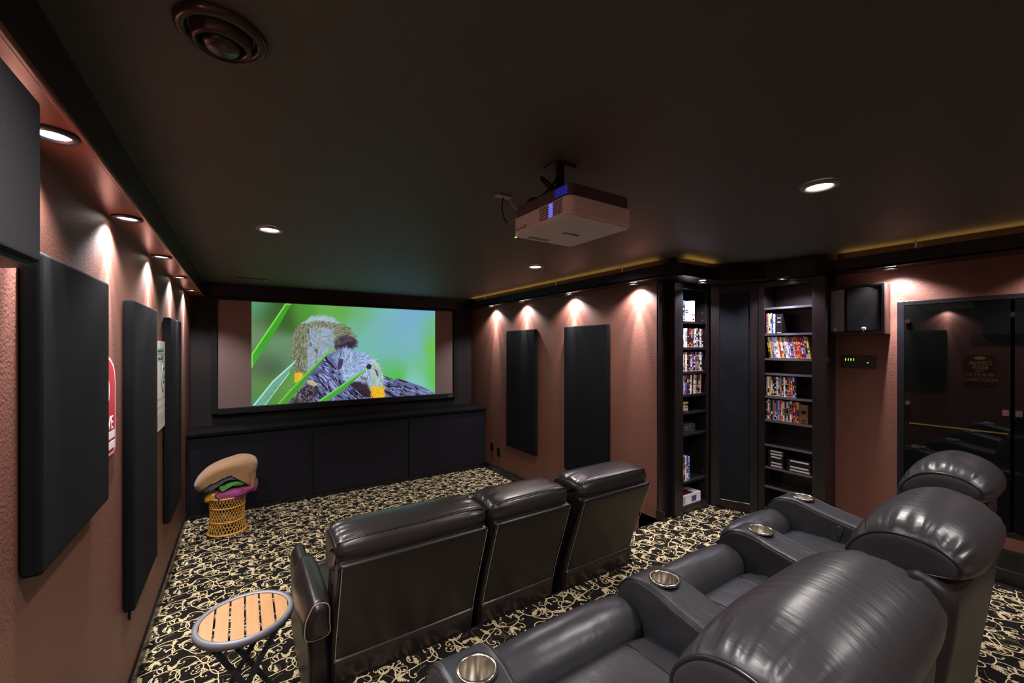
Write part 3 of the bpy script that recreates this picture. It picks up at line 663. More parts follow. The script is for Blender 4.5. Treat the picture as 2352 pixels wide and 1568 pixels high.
# white sign with the green G
sg = thing('wall_sign', 'tall narrow white football sign with a green oval letter G on the left wall', 'sign', (XL, 2.06, -.32))
xa = XL+.010; obj('plate', G().box(XL, xa, 1.95, 2.165, -.315, .022), mat('cream_sign', (214, 206, 198), .5), sg, bevel=.001)
ya = 2.115
g = plate([(ya+.040*math.cos(a), -.115+.062*math.sin(a)) for a in np.linspace(0, 6.283, 30)[:-1]], xa, xa+.0006); obj('emblem', g, M_sgreen, sg)
g = plate([(ya+.034*math.cos(a), -.115+.055*math.sin(a)) for a in np.linspace(0, 6.283, 30)[:-1]], xa+.0006, xa+.0012); obj('emblem', g, M_signw, sg)
text('lettering', 'G', .17, M_sgreen, sg, (xa+.0014, ya, -.115), RL, sx=.85)
text('lettering', 'GREEN BAY', .045, M_sgreen, sg, (xa+.0005, 2.06, -.012), RL)
text('lettering', 'PACKERS', .055, M_sgreen, sg, (xa+.0005, 2.06, -.040), RL)
g = G(); g.box(xa, xa+.0005, 1.955, 2.16, -.0265, -.0255)
for z_ in (-.195, -.225, -.255, -.27, -.285): g.box(xa, xa+.0005, 1.955, 2.16, z_-.001, z_)
obj('rule_line', g, mat('grey_print_line', (90, 86, 84), .6), sg)
# beer sign, seen only as a reflection in the glass
sg = thing('wall_sign', 'dark red sign reading DRINK BEER AND WATCH FOOTBALL, seen reflected in the glass cabinet', 'sign', (XL, .707, -.30))
obj('plate', G().box(XL, XL+.006, .626, .789, -.30, -.06), mat('maroon_sign', (96, 36, 34), .4), sg)
M_yel = mat('sign_cream_print', (226, 190, 120), .5); xa = XL+.0065
for s_, z_, zz in (('DRINK', -.125, .075), ('BEER', -.158, .075), ('AND', -.185, .04), ('WATCH', -.217, .075), ('FOOTBALL', -.255, .068)):
    text('lettering', s_, zz, M_yel, sg, (xa, .707, z_), RL)
obj('ball_mark', plate([(.707+.03*math.cos(a), -.085+.012*math.sin(a)) for a in np.linspace(0, 6.283, 20)[:-1]], xa-.0005, xa), M_yel, sg)

# ================= GLASS CABINET
gc = thing('glass_cabinet', 'tall built-in cabinet with black smoked glass doors in the right wall', 'cabinet', (XF, .26, zb))
g = G(); g.box(XF-.006, XF+.002, Y1-.022, Y1, zb, zt); g.box(XF-.006, XF+.002, Y0, Y0+.022, zb, zt); g.box(XF-.006, XF+.002, Y0+.022, Y1-.022, zt-.018, zt); g.box(XF-.006, XF+.002, Y0+.022, Y1-.022, zb, zb+.018)
obj('frame', g, M_trim, gc, bevel=.003)
obj('interior', G().box(XF+.02, XF+.2, Y0, Y1, zb, zt), mat('black_interior', (8, 8, 8), .8), gc)
for k, (a, b_) in enumerate(((.262, Y1-.024), (Y0+.024, .252))):
    dr = obj('door', G().box(XF-.012, XF-.007, a, b_, zb+.02, zt-.020), M_glass, gc)
    if k == 0: g = G(); g.box(XF-.013, XF-.012, a+.005, b_-.015, -.3095, -.3045); obj('reflection_strip', g, mat('dull_gold_reflection', (96, 78, 44), .35), dr)  # gold reflection in the glass, put on as a thin coloured strip
    for zz in (.105, -.225, -.555):
        yy = b_-.012 if k == 0 else a+.012
        g = G(); g.tube([(XF-.0125, yy, zz), (XF-.020, yy, zz)], .0085, 16); obj('hinge', g, M_chrome, dr)
    yy = a+.010 if k == 0 else b_-.010
    g = G(); g.box(XF-.020, XF-.0125, yy-.008, yy+.008, -.243, -.222); obj('handle', g, M_chrome, dr, bevel=.001)

# ================= BOOKCASES
BZ0, BZ1 = ZR, .322
def zpx(y, Zc): return (797-y)/F*Zc
lb = thing('bookcase', 'narrow dark bookcase in the corner, left of the black cloth door', 'bookcase', (1.92, 1.30, ZR))
yf = 1.27; xa, xb = 1.8485, 2.05; dep = .115
g = G(); g.box(1.78, xa-.002, yf+.004, yf+dep, BZ0, BZ1); obj('side_panel', g, M_wood, lb, bevel=.003)
g = G(); g.box(xb+.002, 2.075, yf+.004, yf+dep, BZ0, BZ1); obj('side_panel', g, M_wood, lb, bevel=.003)
obj('back_panel', G().box(1.78, 2.075, yf+dep, yf+dep+.006, BZ0, BZ1), M_wood, lb)
g = G(); g.box(1.78, xa, yf-.004, yf+.004, BZ0, BZ1); g.box(xb, 2.075, yf-.004, yf+.004, BZ0, BZ1); g.box(xa, xb, yf-.004, yf+.004, BZ0, BZ0+.03); g.box(xa, xb, yf-.004, yf+.004, .295, BZ1)
obj('face_frame', g, M_wood, lb, bevel=.003)
obj('top_panel', G().box(1.78, 2.075, yf+.004, yf+dep, BZ1-.01, BZ1), M_wood, lb)
LZ = [zpx(y, 2.105) for y in (738, 797.6, 853.5, 905.5, 946, 995.7, 1104, 1160)]
for z in LZ: obj('shelf', G().box(xa-.001, xb+.001, yf, yf+dep, z-.012, z), M_wood, lb, bevel=.002)
g = G()
for k in range(24):
    g.box(xb-.0008, xb+.0005, yf+.02, yf+.023, -.7+k*.04, -.697+k*.04)
obj('peg_hole', g, mat('pale_peg_holes', (120, 110, 110), .5), lb)
# shallow filler wall beside the left bookcase
struct('trim_8', G().box(XR+.003, 1.779, 1.300, 1.309, ZR, .322), M_wood)
rb = thing('bookcase', 'wider dark bookcase in the corner, right of the black cloth door', 'bookcase', (2.22, .93, ZR))
xf = 2.17; ya, yb = .8296, 1.033; dx = XF-xf-.002
g = G(); g.box(xf+.004, XF-.002, .778, ya-.002, BZ0, BZ1); obj('side_panel', g, M_wood, rb, bevel=.003)
g = G(); g.box(xf+.004, XF-.002, yb+.002, 1.06, BZ0, BZ1); obj('side_panel', g, M_wood, rb, bevel=.003)
obj('back_panel', G().box(XF-.008, XF-.002, ya, yb, BZ0, BZ1), M_wood, rb)
g = G(); g.box(xf-.004, xf+.004, .778, ya, BZ0, BZ1); g.box(xf-.004, xf+.004, yb, 1.063, BZ0, BZ1); g.box(xf-.004, xf+.004, ya, yb, BZ0, BZ0+.03); g.box(xf-.004, xf+.004, ya, yb, .295, BZ1)
obj('face_frame', g, M_wood, rb, bevel=.003)
obj('top_panel', G().box(xf+.004, XF-.002, .778, 1.06, BZ1-.01, BZ1), M_wood, rb)
RZ = [zpx(y, 2.05) for y in (707, 766, 822, 855.6, 908, 962, 1018, 1069, 1112.7, 1163)]
M_edge = mat('worn_silver_shelf_edge', (92, 88, 96), .3, metal=.3)
for z in RZ:
    s_ = obj('shelf', G().box(xf, XF-.008, ya-.001, yb+.001, z-.012, z), M_wood, rb, bevel=.002)
    obj('shelf_edge', G().box(xf-.001, xf, ya, yb, z-.010, z), M_edge, s_)
# diagonal door with black cloth between them
dp = thing('corner_door', 'tall narrow dark door with black cloth panel between the two bookcases', 'cabinet door', (2.11, 1.16, ZR))
A, B_ = Vector((2.079, 1.262)), Vector((2.168, 1.066)); t = (B_-A).normalized(); n_ = Vector((-t.y, t.x))*1.0
if n_.dot(Vector((1, 1))) < 0: n_ = -n_
def dprism(a, b, d0, d1, z0, z1):
    L = (B_-A).length; p = A+t*(a*L); q = A+t*(b*L)
    return G().prism([(p+n_*d0)[:], (q+n_*d0)[:], (q+n_*d1)[:], (p+n_*d1)[:]], z0, z1)
for a, b_ in ((0, .2), (.84, 1)): obj('stile', dprism(a, b_, 0, .02, BZ0, BZ1), M_wood, dp, bevel=.003)
obj('rail', dprism(.2, .84, 0, .02, .285, BZ1), M_wood, dp, bevel=.003); obj('rail', dprism(.2, .84, 0, .02, BZ0, BZ0+.045), M_wood, dp, bevel=.003)
obj('cloth_panel', dprism(.2, .84, .006, .012, BZ0+.045, .285), M_fabric, dp)
obj('bottom_strip', dprism(.2, .84, -.001, .001, BZ0+.045, BZ0+.049), M_chrome, dp)

# ================= DISC CASES, BOOKS, TAPES
PAL = {'black': (24,22,26), 'white': (214,210,214), 'red': (168,34,38), 'blue': (48,72,150), 'yellow': (200,160,50), 'brown': (96,62,44), 'grey': (120,116,118),
       'purple': (104,44,112), 'orange': (196,92,44), 'cream': (206,190,160), 'maroon': (92,26,36), 'pale blue': (140,160,205), 'green': (64,104,66), 'tan': (160,124,86)}
PM = {k: mat('print_'+k.replace(' ', '_'), v, .35) for k, v in PAL.items()}
rnd = random.Random(11)
ORD = ['first', 'second', 'third', 'fourth', 'fifth', 'sixth', 'seventh', 'eighth', 'ninth', 'tenth', 'eleventh', 'twelfth', 'thirteenth', 'fourteenth', 'fifteenth', 'sixteenth', 'seventeenth', 'eighteenth', 'nineteenth', 'twentieth', 'twenty-first']
def case(face, pos, w, hgt, dpt, z, col, lean, label, group, name='disc_case', cat='disc case', front=0.006, extra=True):
    """upright case: 'l' faces -Y with spine at y=yf, running in X; 'r' faces -X, running in -Y (left to right in view)"""
    g = G(); names = [col]
    def emit(a0, a1, d0, d1, z0, z1):
        vs = []
        for (a, d, zz) in [(a0,d0,z0),(a1,d0,z0),(a1,d1,z0),(a0,d1,z0),(a0,d0,z1),(a1,d0,z1),(a1,d1,z1),(a0,d1,z1)]:
            aa = a+lean*(zz); 
            vs.append((pos+aa, yf+front+d, z+zz) if face == 'l' else (xf+front+d, pos-aa, z+zz))
        g.add(vs, [(0,3,2,1),(4,5,6,7),(0,1,5,4),(1,2,6,5),(2,3,7,6),(3,0,4,7)])
    g.k = 0; emit(0, w, 0, dpt, 0.0005, hgt)
    if extra:
        c2, c3 = rnd.choice(list(PAL)+['black']*8), rnd.choice(['white', 'black', 'cream', 'yellow', 'white']); names += [c2, c3]
        a, b_ = sorted((rnd.uniform(.1, .9), rnd.uniform(.1, .9)))
        g.k = 1; emit(w*.06, w*.94, -.0006, 0, hgt*a, hgt*b_)
        g.k = 2
        for q in range(rnd.randint(2, 5)): s0 = rnd.uniform(.05, .85); emit(w*.25, w*.75, -.0009, 0, hgt*s0, hgt*(s0+rnd.uniform(.03, .10)))
        emit(w*.2, w*.8, -.0009, 0, hgt*.02, hgt*.05)
    o = obj(name, g, [PM[c_] for c_ in names]); tag(o, label, cat, group); return o
def row(face, start, end, z, cols, desc, grp, hgt=.098, lean=0, kind='disc case', name='disc_case', wvar=.15, jit=0):
    n = len(cols); w0 = (abs(end-start))/n; x = start; seen = {}
    for i, c_ in enumerate(cols):
        w = w0*.93; hh = hgt*(1+rnd.uniform(-.03, .03))
        side = ORD[i]+' from the left'
        lab = f'{c_}-spined {kind}, {side} on {desc}'
        case(face, x, w, hh, .07, z, c_, lean, lab, grp, name, kind)
        x += w0 if face == 'l' else -w0
row('l', xa+.002, 1.962, LZ[0], ['blue', 'white', 'white', 'cream'], 'the top shelf of the left bookcase', 'books on the top shelf of the left bookcase', .105, kind='book', name='book')
L2 = ['blue','white','cream','black','maroon','red','brown','white','grey','black','white','brown']
L3 = ['white','grey','cream','maroon','black','brown','purple','black','grey','black','tan','white','black']
L4 = ['pale blue','orange','blue','maroon','black','white','black','cream','tan','black','brown','tan']
row('l', xa+.002, 2.035, LZ[1], L2, 'the second shelf of the left bookcase', 'disc cases on the second left shelf')
row('l', xa+.002, 2.035, LZ[2], L3, 'the third shelf of the left bookcase', 'disc cases on the third left shelf')
row('l', xa+.002, 2.015, LZ[3], L4, 'the fourth shelf of the left bookcase', 'disc cases on the fourth left shelf', lean=.05)
for k, c_ in enumerate(['blue', 'yellow', 'grey', 'pale blue', 'black', 'yellow']):      # flat stack
    g = G(); zz = LZ[4]+k*.0085+.0003; g.k = 0; g.box(xa+.001, xa+.060-rnd.uniform(0, .006), yf+.008, yf+.085, zz, zz+.008)
    g.k = 1; g.box(xa+.006, xa+.035, yf+.0074, yf+.008, zz+.002, zz+.006)
    o = obj('disc_case', g, [PM[c_], PM[rnd.choice(['white', 'black', 'yellow'])]]); tag(o, f'{c_} disc case lying flat, {ORD[k]} from bottom of the stack in left bookcase', 'disc case', 'flat stack in the left bookcase')
bx = thing('device_box', 'black and grey electronics lying on the sixth shelf of the left bookcase', 'electronics', (1.91, yf+.05, LZ[5]))
obj('body', G().box(xa+.002, xa+.125, yf+.012, yf+.09, LZ[5]+.0004, LZ[5]+.045), mat('charcoal_plastic', (50, 50, 54), .4), bx, bevel=.003)
g = G()
for q in range(9): a = xa+.008+rnd.uniform(0, .1); zz = LZ[5]+rnd.uniform(.008, .03); g.box(a, a+rnd.uniform(.003, .014), yf+.0112, yf+.012, zz, zz+rnd.uniform(.002, .008))
obj('front_print', g, PM['grey'], bx)
row('l', xa+.002, 1.918, LZ[6], ['red', 'maroon', 'white', 'blue', 'pale blue'], 'the low seventh shelf of the left bookcase', 'tall books low in the left bookcase', .125, kind='book', name='book')
bk = thing('box_set', 'thick white book with red and blue cover lying at the bottom of the left bookcase', 'book', (1.93, yf+.05, LZ[7]))
z = LZ[7]+.0005; g = G(); g.box(xa-.0, xa+.165, yf+.006, yf+.10, z, z+.052); obj('body', g, PM['white'], bk, bevel=.006)
obj('cover_art', G().box(xa+.02, xa+.11, yf+.012, yf+.09, z+.052, z+.0528), PM['maroon'], bk)
obj('cover_art', G().box(xa+.085, xa+.125, yf+.0052, yf+.006, z+.014, z+.040), PM['blue'], bk); obj('cover_art', G().box(xa+.085, xa+.12, yf+.0046, yf+.0052, z+.012, z+.022), PM['red'], bk)
g = G()
for k in range(5): g.box(xa+.003+k*.006, xa+.006+k*.006, yf+.0054, yf+.006, z+.006, z+.046)
obj('page_edges', g, PM['grey'], bk)
# right bookcase
row('r', yb-.003, .990, RZ[1], ['purple', 'yellow', 'white', 'pale blue', 'blue', 'white'], 'the second shelf of the right bookcase', 'disc cases on the second right shelf', .098)
o = case('r', .986, .03, .094, .07, RZ[1], 'black', 0, 'dark disc case with patterned cover turned face out on the second right shelf', 'disc cases on the second right shelf')
R3 = ['black','yellow','blue','pale blue','white','cream','red','cream','grey','white','tan','purple','purple','grey','orange','orange','red','maroon','red','pale blue','yellow']
row('r', yb-.018, ya+.006, RZ[2], R3, 'the third shelf of the right bookcase', 'leaning disc cases on the third right shelf', .103, lean=-.15)
R5 = ['grey','cream','yellow','maroon','black','brown','white','black','grey','black','white','black','brown','red','blue','pale blue','black']
row('r', yb-.003, .895, RZ[4], R5, 'the fifth shelf of the right bookcase', 'disc cases on the fifth right shelf', .098, lean=-.02)
R6 = ['maroon','white','brown','black','grey','black','blue','pale blue','red','orange','cream','black','pale blue','green','white','red','brown','orange','tan']
row('r', yb-.003, .886, RZ[5], R6, 'the sixth shelf of the right bookcase', 'disc cases on the sixth right shelf', .098)
case('r', .884, .034, .088, .07, RZ[5], 'brown', 0, 'dark disc case turned face out at the right end of the sixth right shelf', 'disc cases on the sixth right shelf')
TP = mat('black_tape_shell', (20, 20, 22), .35); LB = mat('tape_label', (200, 190, 180), .6)
for st, (a, b_, n) in enumerate(((yb-.010, .947, 6), (.938, ya+.004, 4))):
    for k in range(n):
        th = .0135; zz = RZ[7]+.0004+k*(th+.0006); sh = rnd.uniform(0, .008)
        t_ = thing('video_tape', f'black video tape, {ORD[k]} from the bottom of the {"left" if st == 0 else "right"} stack low in the right bookcase', 'video tape', (xf+.05, (a+b_)/2, zz), 'video tapes lying on the right bookcase')
        obj('shell', G().box(xf+.008, xf+.09, b_+sh, a-sh*.5, zz, zz+th), TP, t_)
        if not (st == 1 and k == 2) and not (st == 0 and k == 2): obj('spine_label', G().box(xf+.0073, xf+.008, b_+sh+.008, a-sh*.5-.012, zz+.003, zz+th-.003), LB, t_)

# ================= REAR RECLINERS
def at_y(c): return c
def rear(label, x0, x1, arms, seed, shift=0.0, trimr=0.0, triml=0.0):
    """x0..x1 inner seat width; arms: centre x of the arm(s) belonging to this unit"""
    xc = (x0+x1)/2; before = len(bpy.data.objects)
    t = thing('home_theater_recliner', label, 'recliner', (xc, .40, ZR), 'black leather recliners in the rear row')
    g = G(); g.box(x0+.003, x1-.003, .22, .62, ZR+.006, -.69); obj('base', g, M_plastic_b, t, bevel=.01)
    g = G(); pillow(g, [(.29,-.62),(.36,-.598),(.48,-.592),(.575,-.600),(.60,-.64),(.58,-.70),(.30,-.70)], x0+.001, x1-.001, .02, crown=.012, pucker=.004, seed=seed)
    sc_ = obj('seat_cushion', g, M_leather, t, smooth=True)
    for xx in (x0+.085, x1-.085):
        g = G(); g.tube([(xx, y_, z_) for y_, z_ in ((.36,-.5985),(.42,-.5938),(.48,-.5922),(.53,-.5935),(.572,-.5985))], .0016, 6); obj('seam', g, M_piping, sc_, smooth=True)
    g = G(); pillow(g, [(.585,-.605),(.605,-.568),(.645,-.553),(.685,-.572),(.706,-.62),(.706,-.72),(.70,-.815),(.675,-.82),(.65,-.70),(.60,-.66)], x0+.001, x1-.001, .022, crown=.010, cpow=3, pucker=.003, seed=seed+1)
    obj('footrest', g, M_leather, t, smooth=True)
    g = G(); pillow(g, [(.19,-.66),(.33,-.62),(.345,-.52),(.305,-.41),(.25,-.38),(.18,-.40)], x0+.004, x1-.004, .03, crown=.015, pucker=.004, seed=seed+2)
    obj('back_cushion', g, M_leather, t, smooth=True)
    g = G(); pillow(g, [(.140,-.39),(.155,-.345),(.20,-.345),(.22,-.5),(.25,-.80),(.225,-.828),(.185,-.82),(.165,-.6)], x0+.012, x1-.012, .016, crown=0)
    obj('back_shell', g, mat('plain_black_leather', (34, 33, 35), .42, bump=[(300, .1, .001)]), t, smooth=True)
    g = G(); prof = [(.140,-.348),(.122,-.334),(.122,-.300),(.150,-.268),(.200,-.255),(.246,-.276),(.276,-.322),(.288,-.370),(.274,-.396),(.24,-.388),(.18,-.360)]
    R = pillow(g, prof, x0+.006+triml, x1-.018-trimr, .020, n=120, nseg=34, crown=.028, cpow=3.6, mode='scale', ky=.5, pucker=.0042, seed=seed+3)
    hc = obj('head_cushion', g, M_leather_h, t, smooth=True)
    for q_i in (2, len(R)-3): g = G(); ring_tube(g, R, q_i, .0026, out=.006); obj('piping', g, M_piping, hc, smooth=True)
    for ax in arms:
        w = .052
        prof = [(.235,-.83),(.228,-.70),(.235,-.575),(.30,-.556),(.42,-.548),(.52,-.532),(.585,-.517),(.635,-.52),(.668,-.545),(.690,-.60),(.697,-.70),(.697,-.83),(.60,-.834),(.35,-.834)]
        g = G(); R = pillow(g, prof, ax-w, ax+w, .014, n=120, nseg=10)
        ar = obj('armrest', g, M_leather, t, smooth=True)
        cut(ar, G().lathe([(.0005, -.062), (.0285, -.062), (.0285, .03), (.0005, .03)], (ax, .585, -.517), 40)); ar.data.shade_smooth()
        g = G(); g.lathe([(.0005, -.052), (.020, -.052), (.0255, -.047), (.027, .001), (.0285, .0045), (.0325, .004), (.0335, .0005), (.0325, -.002), (.0285, -.003), (.0282, -.056), (.0005, -.056)], (ax, .585, -.5155), 48)
        obj('cup_holder', g, M_steel, ar, smooth=True)
        P = smooth_closed(prof, 120)
        top = sorted([p for p in P if p[1] > -.60], key=lambda p: p[0])
        for sx in (-1, 1):
            for dd in (.0, .0045):
                pass
            g = G(); g.tube([(ax+sx*(w-.0035), p[0], p[1]-.0035) for p in top], .0014, 6); obj('seam', g, M_piping, ar, smooth=True)
            g = G(); pts = [(ax+sx*(w-.011), p[0], p[1]-.0002) for p in top]; g.tube(pts, .0006, 4); obj('stitching', g, M_stitch_d, ar)
    t.location.y += shift*H
    return t
r1 = rear('nearest black leather recliner in the rear row, large headrest at the bottom of the view', .366, .734, [.314, .786], 10)
r2 = rear('middle black leather recliner of the rear row', .838, 1.172, [1.224], 20, .008, .014, .012)
r3 = rear('farthest black leather recliner of the rear row, against the glass cabinet side', 1.276, 1.56, [1.612], 30, .058, 0, .062)
g = G(); pillow(g, [(.455,-.57),(.457,-.560),(.466,-.557),(.472,-.565),(.470,-.585),(.460,-.588)], 1.553, 1.558, .002, n=24, nseg=3); obj('recline_handle', g, mat('grey_lever', (46, 46, 50), .4), r3, smooth=True)

# ================= FRONT SEATS (seen from behind)
def front(label, x0, x1, seed, arm=None):
    t = thing('home_theater_recliner', label, 'recliner', ((x0+x1)/2, 1.35, ZF), 'dark brown leather seats in the front row')
    g = G(); g.box(x0+.01, x1-.01, 1.17, 1.60, ZF+.02, -.80); obj('base', g, M_plastic_b, t, bevel=.01)
    g = G(); pillow(g, [(1.002,-.512),(1.008,-.498),(1.04,-.494),(1.07,-.51),(1.12,-.66),(1.165,-.80),(1.165,-.965),(1.125,-.968),(1.116,-.88),(1.098,-.79),(1.055,-.65)], x0, x1, .010, n=90, nseg=24, crown=.003)
    sh = obj('back_shell', g, M_leather3, t, smooth=True)
    # stitched seam lines down both sides
    for xx in (x0+.006, x1-.006):
        P = [(1.003,-.508),(1.028,-.58),(1.053,-.65),(1.080,-.73),(1.0965,-.79),(1.106,-.83)]
        g = G()
        for i in range(len(P)-1):
            n = 12
            for k in range(n):
                a = [P[i][j]+(P[i+1][j]-P[i][j])*k/n for j in (0, 1)]; b = [P[i][j]+(P[i+1][j]-P[i][j])*(k+.6)/n for j in (0, 1)]
                g.tube([(xx, a[0]-.0005, a[1]), (xx, b[0]-.0005, b[1])], .0011, 4)
        obj('stitching', g, M_stitch, sh)
    g = G(); pillow(g, [(1.090,-.782),(1.100,-.772),(1.116,-.79),(1.128,-.85),(1.134,-.95),(1.120,-.955),(1.108,-.88),(1.0945,-.81)], x0+.004, x1-.004, .006, n=60, nseg=24, pucker=.0)
    obj('lower_flap', g, M_leather2, sh, smooth=True)
    g = G(); prof = [(1.022,-.512),(1.008,-.490),(1.011,-.466),(1.020,-.449),(1.032,-.444),(1.07,-.440),(1.12,-.440),(1.155,-.452),(1.175,-.49),(1.178,-.56),(1.13,-.58),(1.05,-.54)]
    R = pillow(g, prof, x0-.006, x1+.004, .026, n=80, nseg=30, crown=.008, cpow=5, pucker=.0045, seed=seed)
    hc = obj('head_cushion', g, M_leather2, t, smooth=True)
    for q_i in (2, len(R)-3): g = G(); ring_tube(g, R, q_i, .0022, out=.006); obj('piping', g, M_piping, hc, smooth=True)
    g = G()
    P = R[15][1]; j = min(range(len(P)), key=lambda i: (P[i][0]-1.018)**2+(P[i][1]+.450)**2); j2 = min(range(len(P)), key=lambda i: (P[i][0]-1.09)**2+(P[i][1]+.440)**2)
    for jj in (j,): g.tube([(a, Q[jj][0], Q[jj][1]) for a, Q in R[3:-3]], .0024, 6)
    obj('piping', g, M_piping, hc, smooth=True)
    g = G(); pillow(g, [(1.10,-.54),(1.17,-.54),(1.215,-.66),(1.245,-.79),(1.20,-.82),(1.16,-.80)], x0+.004, x1-.004, .02, crown=.008, seed=seed+1); obj('back_cushion', g, M_leather2, t, smooth=True)
    g = G(); pillow(g, [(1.20,-.79),(1.30,-.755),(1.50,-.75),(1.60,-.765),(1.63,-.80),(1.60,-.85),(1.22,-.85)], x0+.004, x1-.004, .02, crown=.01, seed=seed+2); obj('seat_cushion', g, M_leather2, t, smooth=True)
    g = G(); pillow(g, [(1.60,-.78),(1.655,-.79),(1.66,-.86),(1.65,-.97),(1.61,-.97)], x0+.006, x1-.006, .012, crown=.004); obj('footrest', g, M_leather2, t, smooth=True)
    if arm:
        s_, ax = arm[:2]; ya0 = arm[2] if len(arm) > 2 else 1.068
        lo, hi = (ax-.035, ax+.035)
        lo += .012
        g = G(); pillow(g, [(lo, -.70), (lo-.006, -.66), (lo+.004, -.63), (ax, -.605), (hi, -.615), (hi+.004, -.66), (hi, -.70)], ya0, ya0+.292, .022, axis='y', n=60, nseg=20, crown=.006, cpow=3, mode='scale')
        ar = obj('armrest', g, M_leather2, t, smooth=True)
        g = G(); pillow(g, [(lo+.02, -.97), (lo+.015, -.80), (lo+.015, -.69), (hi, -.69), (hi, -.97)], ya0+.05, 1.58, .012, axis='y', n=40, nseg=10); obj('arm_side', g, M_leather3, t, smooth=True)
        a_, P_ = (R_ := rings([(lo, -.70), (lo-.006, -.66), (lo+.004, -.63), (ax, -.605), (hi, -.615), (hi+.004, -.66), (hi, -.70)], ya0, ya0+.292, .022, n=60, nseg=20, crown=.006, cpow=3, mode='scale'))[4]
        g = G(); g.tube([(p[0]*1.0, a_, p[1]) for p in P_], .0014, 6, closed=True); obj('piping', g, M_stitch, ar, smooth=True)
    return t
front('dark brown leather seat at the left end of the front row, by the side table', .185, .578, 41, (-1, .145))
front('middle dark brown leather seat of the front row, the narrowest', .600, .882, 42)
front('dark brown leather seat at the right end of the front row', .932, 1.268, 43)

# ================= SIDE TABLE
tx, ty, tz, tr = .006, 1.286, -.703, .112
st = thing('side_table', 'round folding side table with wooden slats and grey metal rim beside the front row', 'side table', (tx, ty, ZF))
g = G(); g.lathe([(tr-.013, .004), (tr-.008, .0065), (tr-.001, .005), (tr, -.003), (tr-.002, -.012), (tr-.010, -.013), (tr-.013, -.010), (tr-.013, .004)], (tx, ty, tz), 64); obj('rim', g, M_greymetal, st, smooth=True)
n = 6; rr = tr-.013; wS = 2*rr/n
for k in range(n):
    a, b_ = tx-rr+k*wS+.0022, tx-rr+(k+1)*wS-.0022
    lo, hi = [], []
    for x_ in np.linspace(a, b_, 9):
        h_ = math.sqrt(max(0, rr*rr-(x_-tx)**2)); lo.append((x_, ty-h_)); hi.append((x_, ty+h_))
    obj('slat', G().prism(lo+hi[::-1], tz-.006, tz+.002), M_teak, st, bevel=.001)
for yy in (-.05, .05):
    obj('cross_bar', G().box(tx-math.sqrt(rr*rr-yy*yy), tx+math.sqrt(rr*rr-yy*yy), ty+yy-.006, ty+yy+.006, tz-.012, tz-.006), M_greymetal, st)
for s_ in (-1, 1):
    xo = .004*s_
    for yy in (-.052, .052):
        o_ = obj('leg', G().bar((tx-s_*.075, ty+yy+xo, tz-.012), (tx+s_*.085, ty+yy*1.25+xo, ZF+.006), .013, .006, up=(0, 1, 0)), M_darkmetal, st, bevel=.002)
    obj('foot_rail', G().bar((tx+s_*.085, ty-.085, ZF+.006), (tx+s_*.085, ty+.085, ZF+.006), .010, .010), M_darkmetal, st, bevel=.002)
for yy in (-.058, .058): g = G(); g.tube([(tx+.005, ty+yy-.010, -.857), (tx+.005, ty+yy+.010, -.857)], .004, 10); obj('pivot_bolt', g, M_chrome, st)

# ================= BASKET AND BLANKETS
bx_, by_ = up(515, 1200, ZF); bx_, by_ = -.068, 2.74
bs = thing('wicker_basket', 'honey coloured open weave wicker basket full of folded blankets', 'basket', (bx_, by_, ZF))
r0, rm, r1_, hb = .088, .076, .086, .19
def br(s_): return rm+(r0-rm)*(1-s_)**3+(r1_-rm)*s_**3
g = G()
NS = 34
for sg_ in (1, -1):
    for k in range(NS):
        g.tube([(bx_+br(s_)*math.cos(2*math.pi*k/NS+sg_*s_*1.1), by_+br(s_)*math.sin(2*math.pi*k/NS+sg_*s_*1.1), ZF+.004+s_*hb) for s_ in np.linspace(0, 1, 13)], .0016, 5)
obj('lattice', g, M_wicker, bs, smooth=True)
for s_, rr in ((0, .0055), (.33, .0035), (.72, .0035), (1, .005)):
    g = G()
    for q in (0, math.pi):
        g.tube([(bx_+(br(s_)+.001+.0015*math.cos(26*a+q))*math.cos(a), by_+(br(s_)+.001+.0015*math.cos(26*a+q))*math.sin(a), ZF+.006+s_*hb+.0015*math.sin(26*a+q)) for a in np.linspace(0, 2*math.pi, 160, endpoint=False)], rr*.75, 5, closed=True)
    obj('braided_band', g, M_wicker, bs, smooth=True)
def blob(name, label, cat, layers, m, grp=None, wr=.004, mode='normal'):
    """soft folded cloth: closed side profile (x,z) in the view plane extruded along depth"""
    g = G()
    for prof, y0, y1, r in layers: pillow(g, prof, y0, y1, r, axis='y', n=80, nseg=18, crown=.010, cpow=2.5, mode=mode)
    V = []
    for (x, y, z) in g.v:
        d = noise.noise(Vector((x*14, y*14, z*14)))*wr+noise.noise(Vector((x*40, y*40, z*40)))*wr*.35; V.append((x+d, y+d*.5, z+d))
    g.v = V; o = obj(name, g, m, smooth=True); tag(o, label, cat, grp); return o
zb_ = ZF+hb
blob('blanket', 'yellow satin cloth lying over the left rim of the wicker basket', 'blanket', [([(-.165+.0,zb_-.012),(-.168,zb_+.02),(-.14,zb_+.05),(-.09,zb_+.04),(-.04,zb_+.02),(-.05,zb_-.03),(-.10,zb_-.03),(-.13,zb_-.008)], 2.68, 2.80, .02)], mat('yellow_satin', (190, 140, 40), .3), 'blankets piled in the basket')
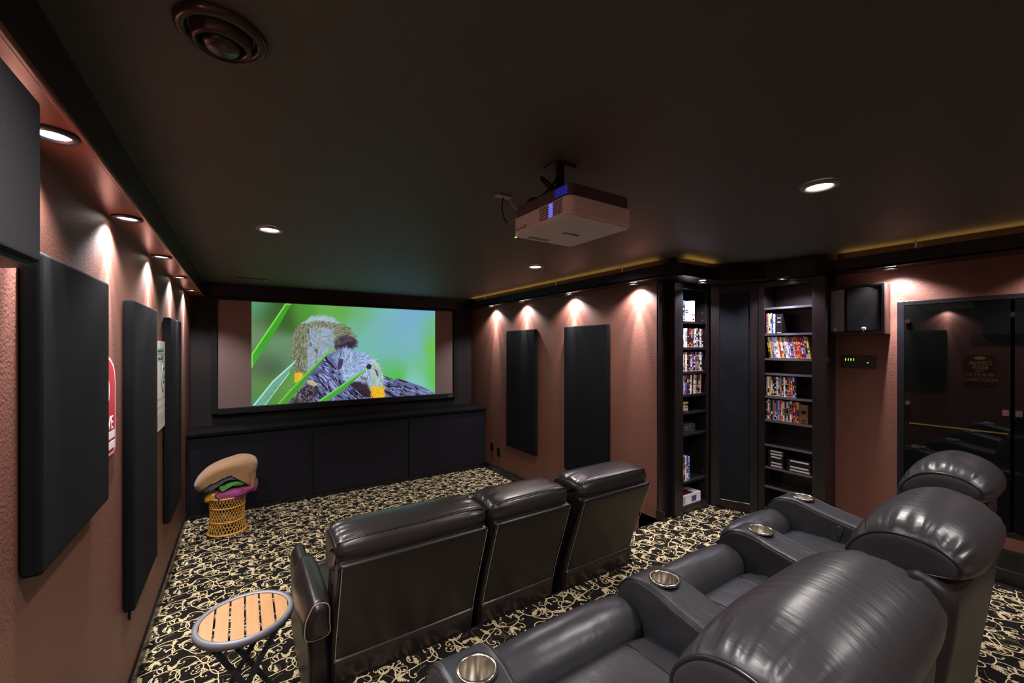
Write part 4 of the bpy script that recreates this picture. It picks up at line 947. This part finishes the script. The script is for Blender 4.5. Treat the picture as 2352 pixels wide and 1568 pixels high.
blob('blanket', 'magenta blanket bulging over the rim of the wicker basket', 'blanket', [([(-.125,zb_+.035),(-.11,zb_-.0),(-.06,zb_-.025),(-.01,zb_-.018),(.03,zb_+.012),(.065,zb_+.02),(.072,zb_+.06),(.045,zb_+.082),(.0,zb_+.055),(-.06,zb_+.05)], 2.655, 2.82, .03)], mat('magenta_fleece', (134, 50, 98), .85, bump=[(200, .4, .002)], sheen=.2), 'blankets piled in the basket')
blob('blanket', 'bright green folded blanket between the magenta and grey ones in the basket pile', 'blanket', [([(-.11,zb_+.054),(-.06,zb_+.056),(.0,zb_+.054),(.02,zb_+.065),(.03,zb_+.078),(.015,zb_+.098),(-.03,zb_+.096),(-.08,zb_+.080)], 2.665, 2.81, .012)], mat('green_fleece', (84, 158, 68), .85, bump=[(200, .4, .002)]), 'blankets piled in the basket')
blob('blanket', 'slate grey folded blanket under the tan one in the basket pile', 'blanket', [([(-.148,zb_+.050),(-.142,zb_+.068),(-.10,zb_+.092),(-.04,zb_+.108),(.02,zb_+.105),(.03,zb_+.118),(-.04,zb_+.124),(-.11,zb_+.110),(-.145,zb_+.085),(-.155,zb_+.062)], 2.66, 2.81, .010)], mat('slate_fleece', (84, 84, 98), .85, bump=[(200, .4, .002)]), 'blankets piled in the basket')
blob('blanket', 'tan fleece throw folded on top of the basket pile', 'blanket', [([(-.205,zb_+.070),(-.212,zb_+.090),(-.19,zb_+.130),(-.14,zb_+.172),(-.06,zb_+.200),(.01,zb_+.206),(.055,zb_+.192),(.074,zb_+.160),(.068,zb_+.128),(.056,zb_+.105),(.054,zb_+.060),(.046,zb_+.048),(.034,zb_+.052),(.034,zb_+.100),(.020,zb_+.121),(-.03,zb_+.126),(-.10,zb_+.118),(-.14,zb_+.098),(-.170,zb_+.068),(-.190,zb_+.058)], 2.65, 2.83, .030), ([(.034,zb_+.130),(.066,zb_+.135),(.062,zb_+.09),(.058,zb_+.050),(.046,zb_+.040),(.036,zb_+.055)], 2.658, 2.72, .006)], mat('tan_fleece', (142, 104, 66), .95, bump=[(220, .9, .006)], var=.15, varscale=60, sheen=.3), 'blankets piled in the basket', .006, 'scale')
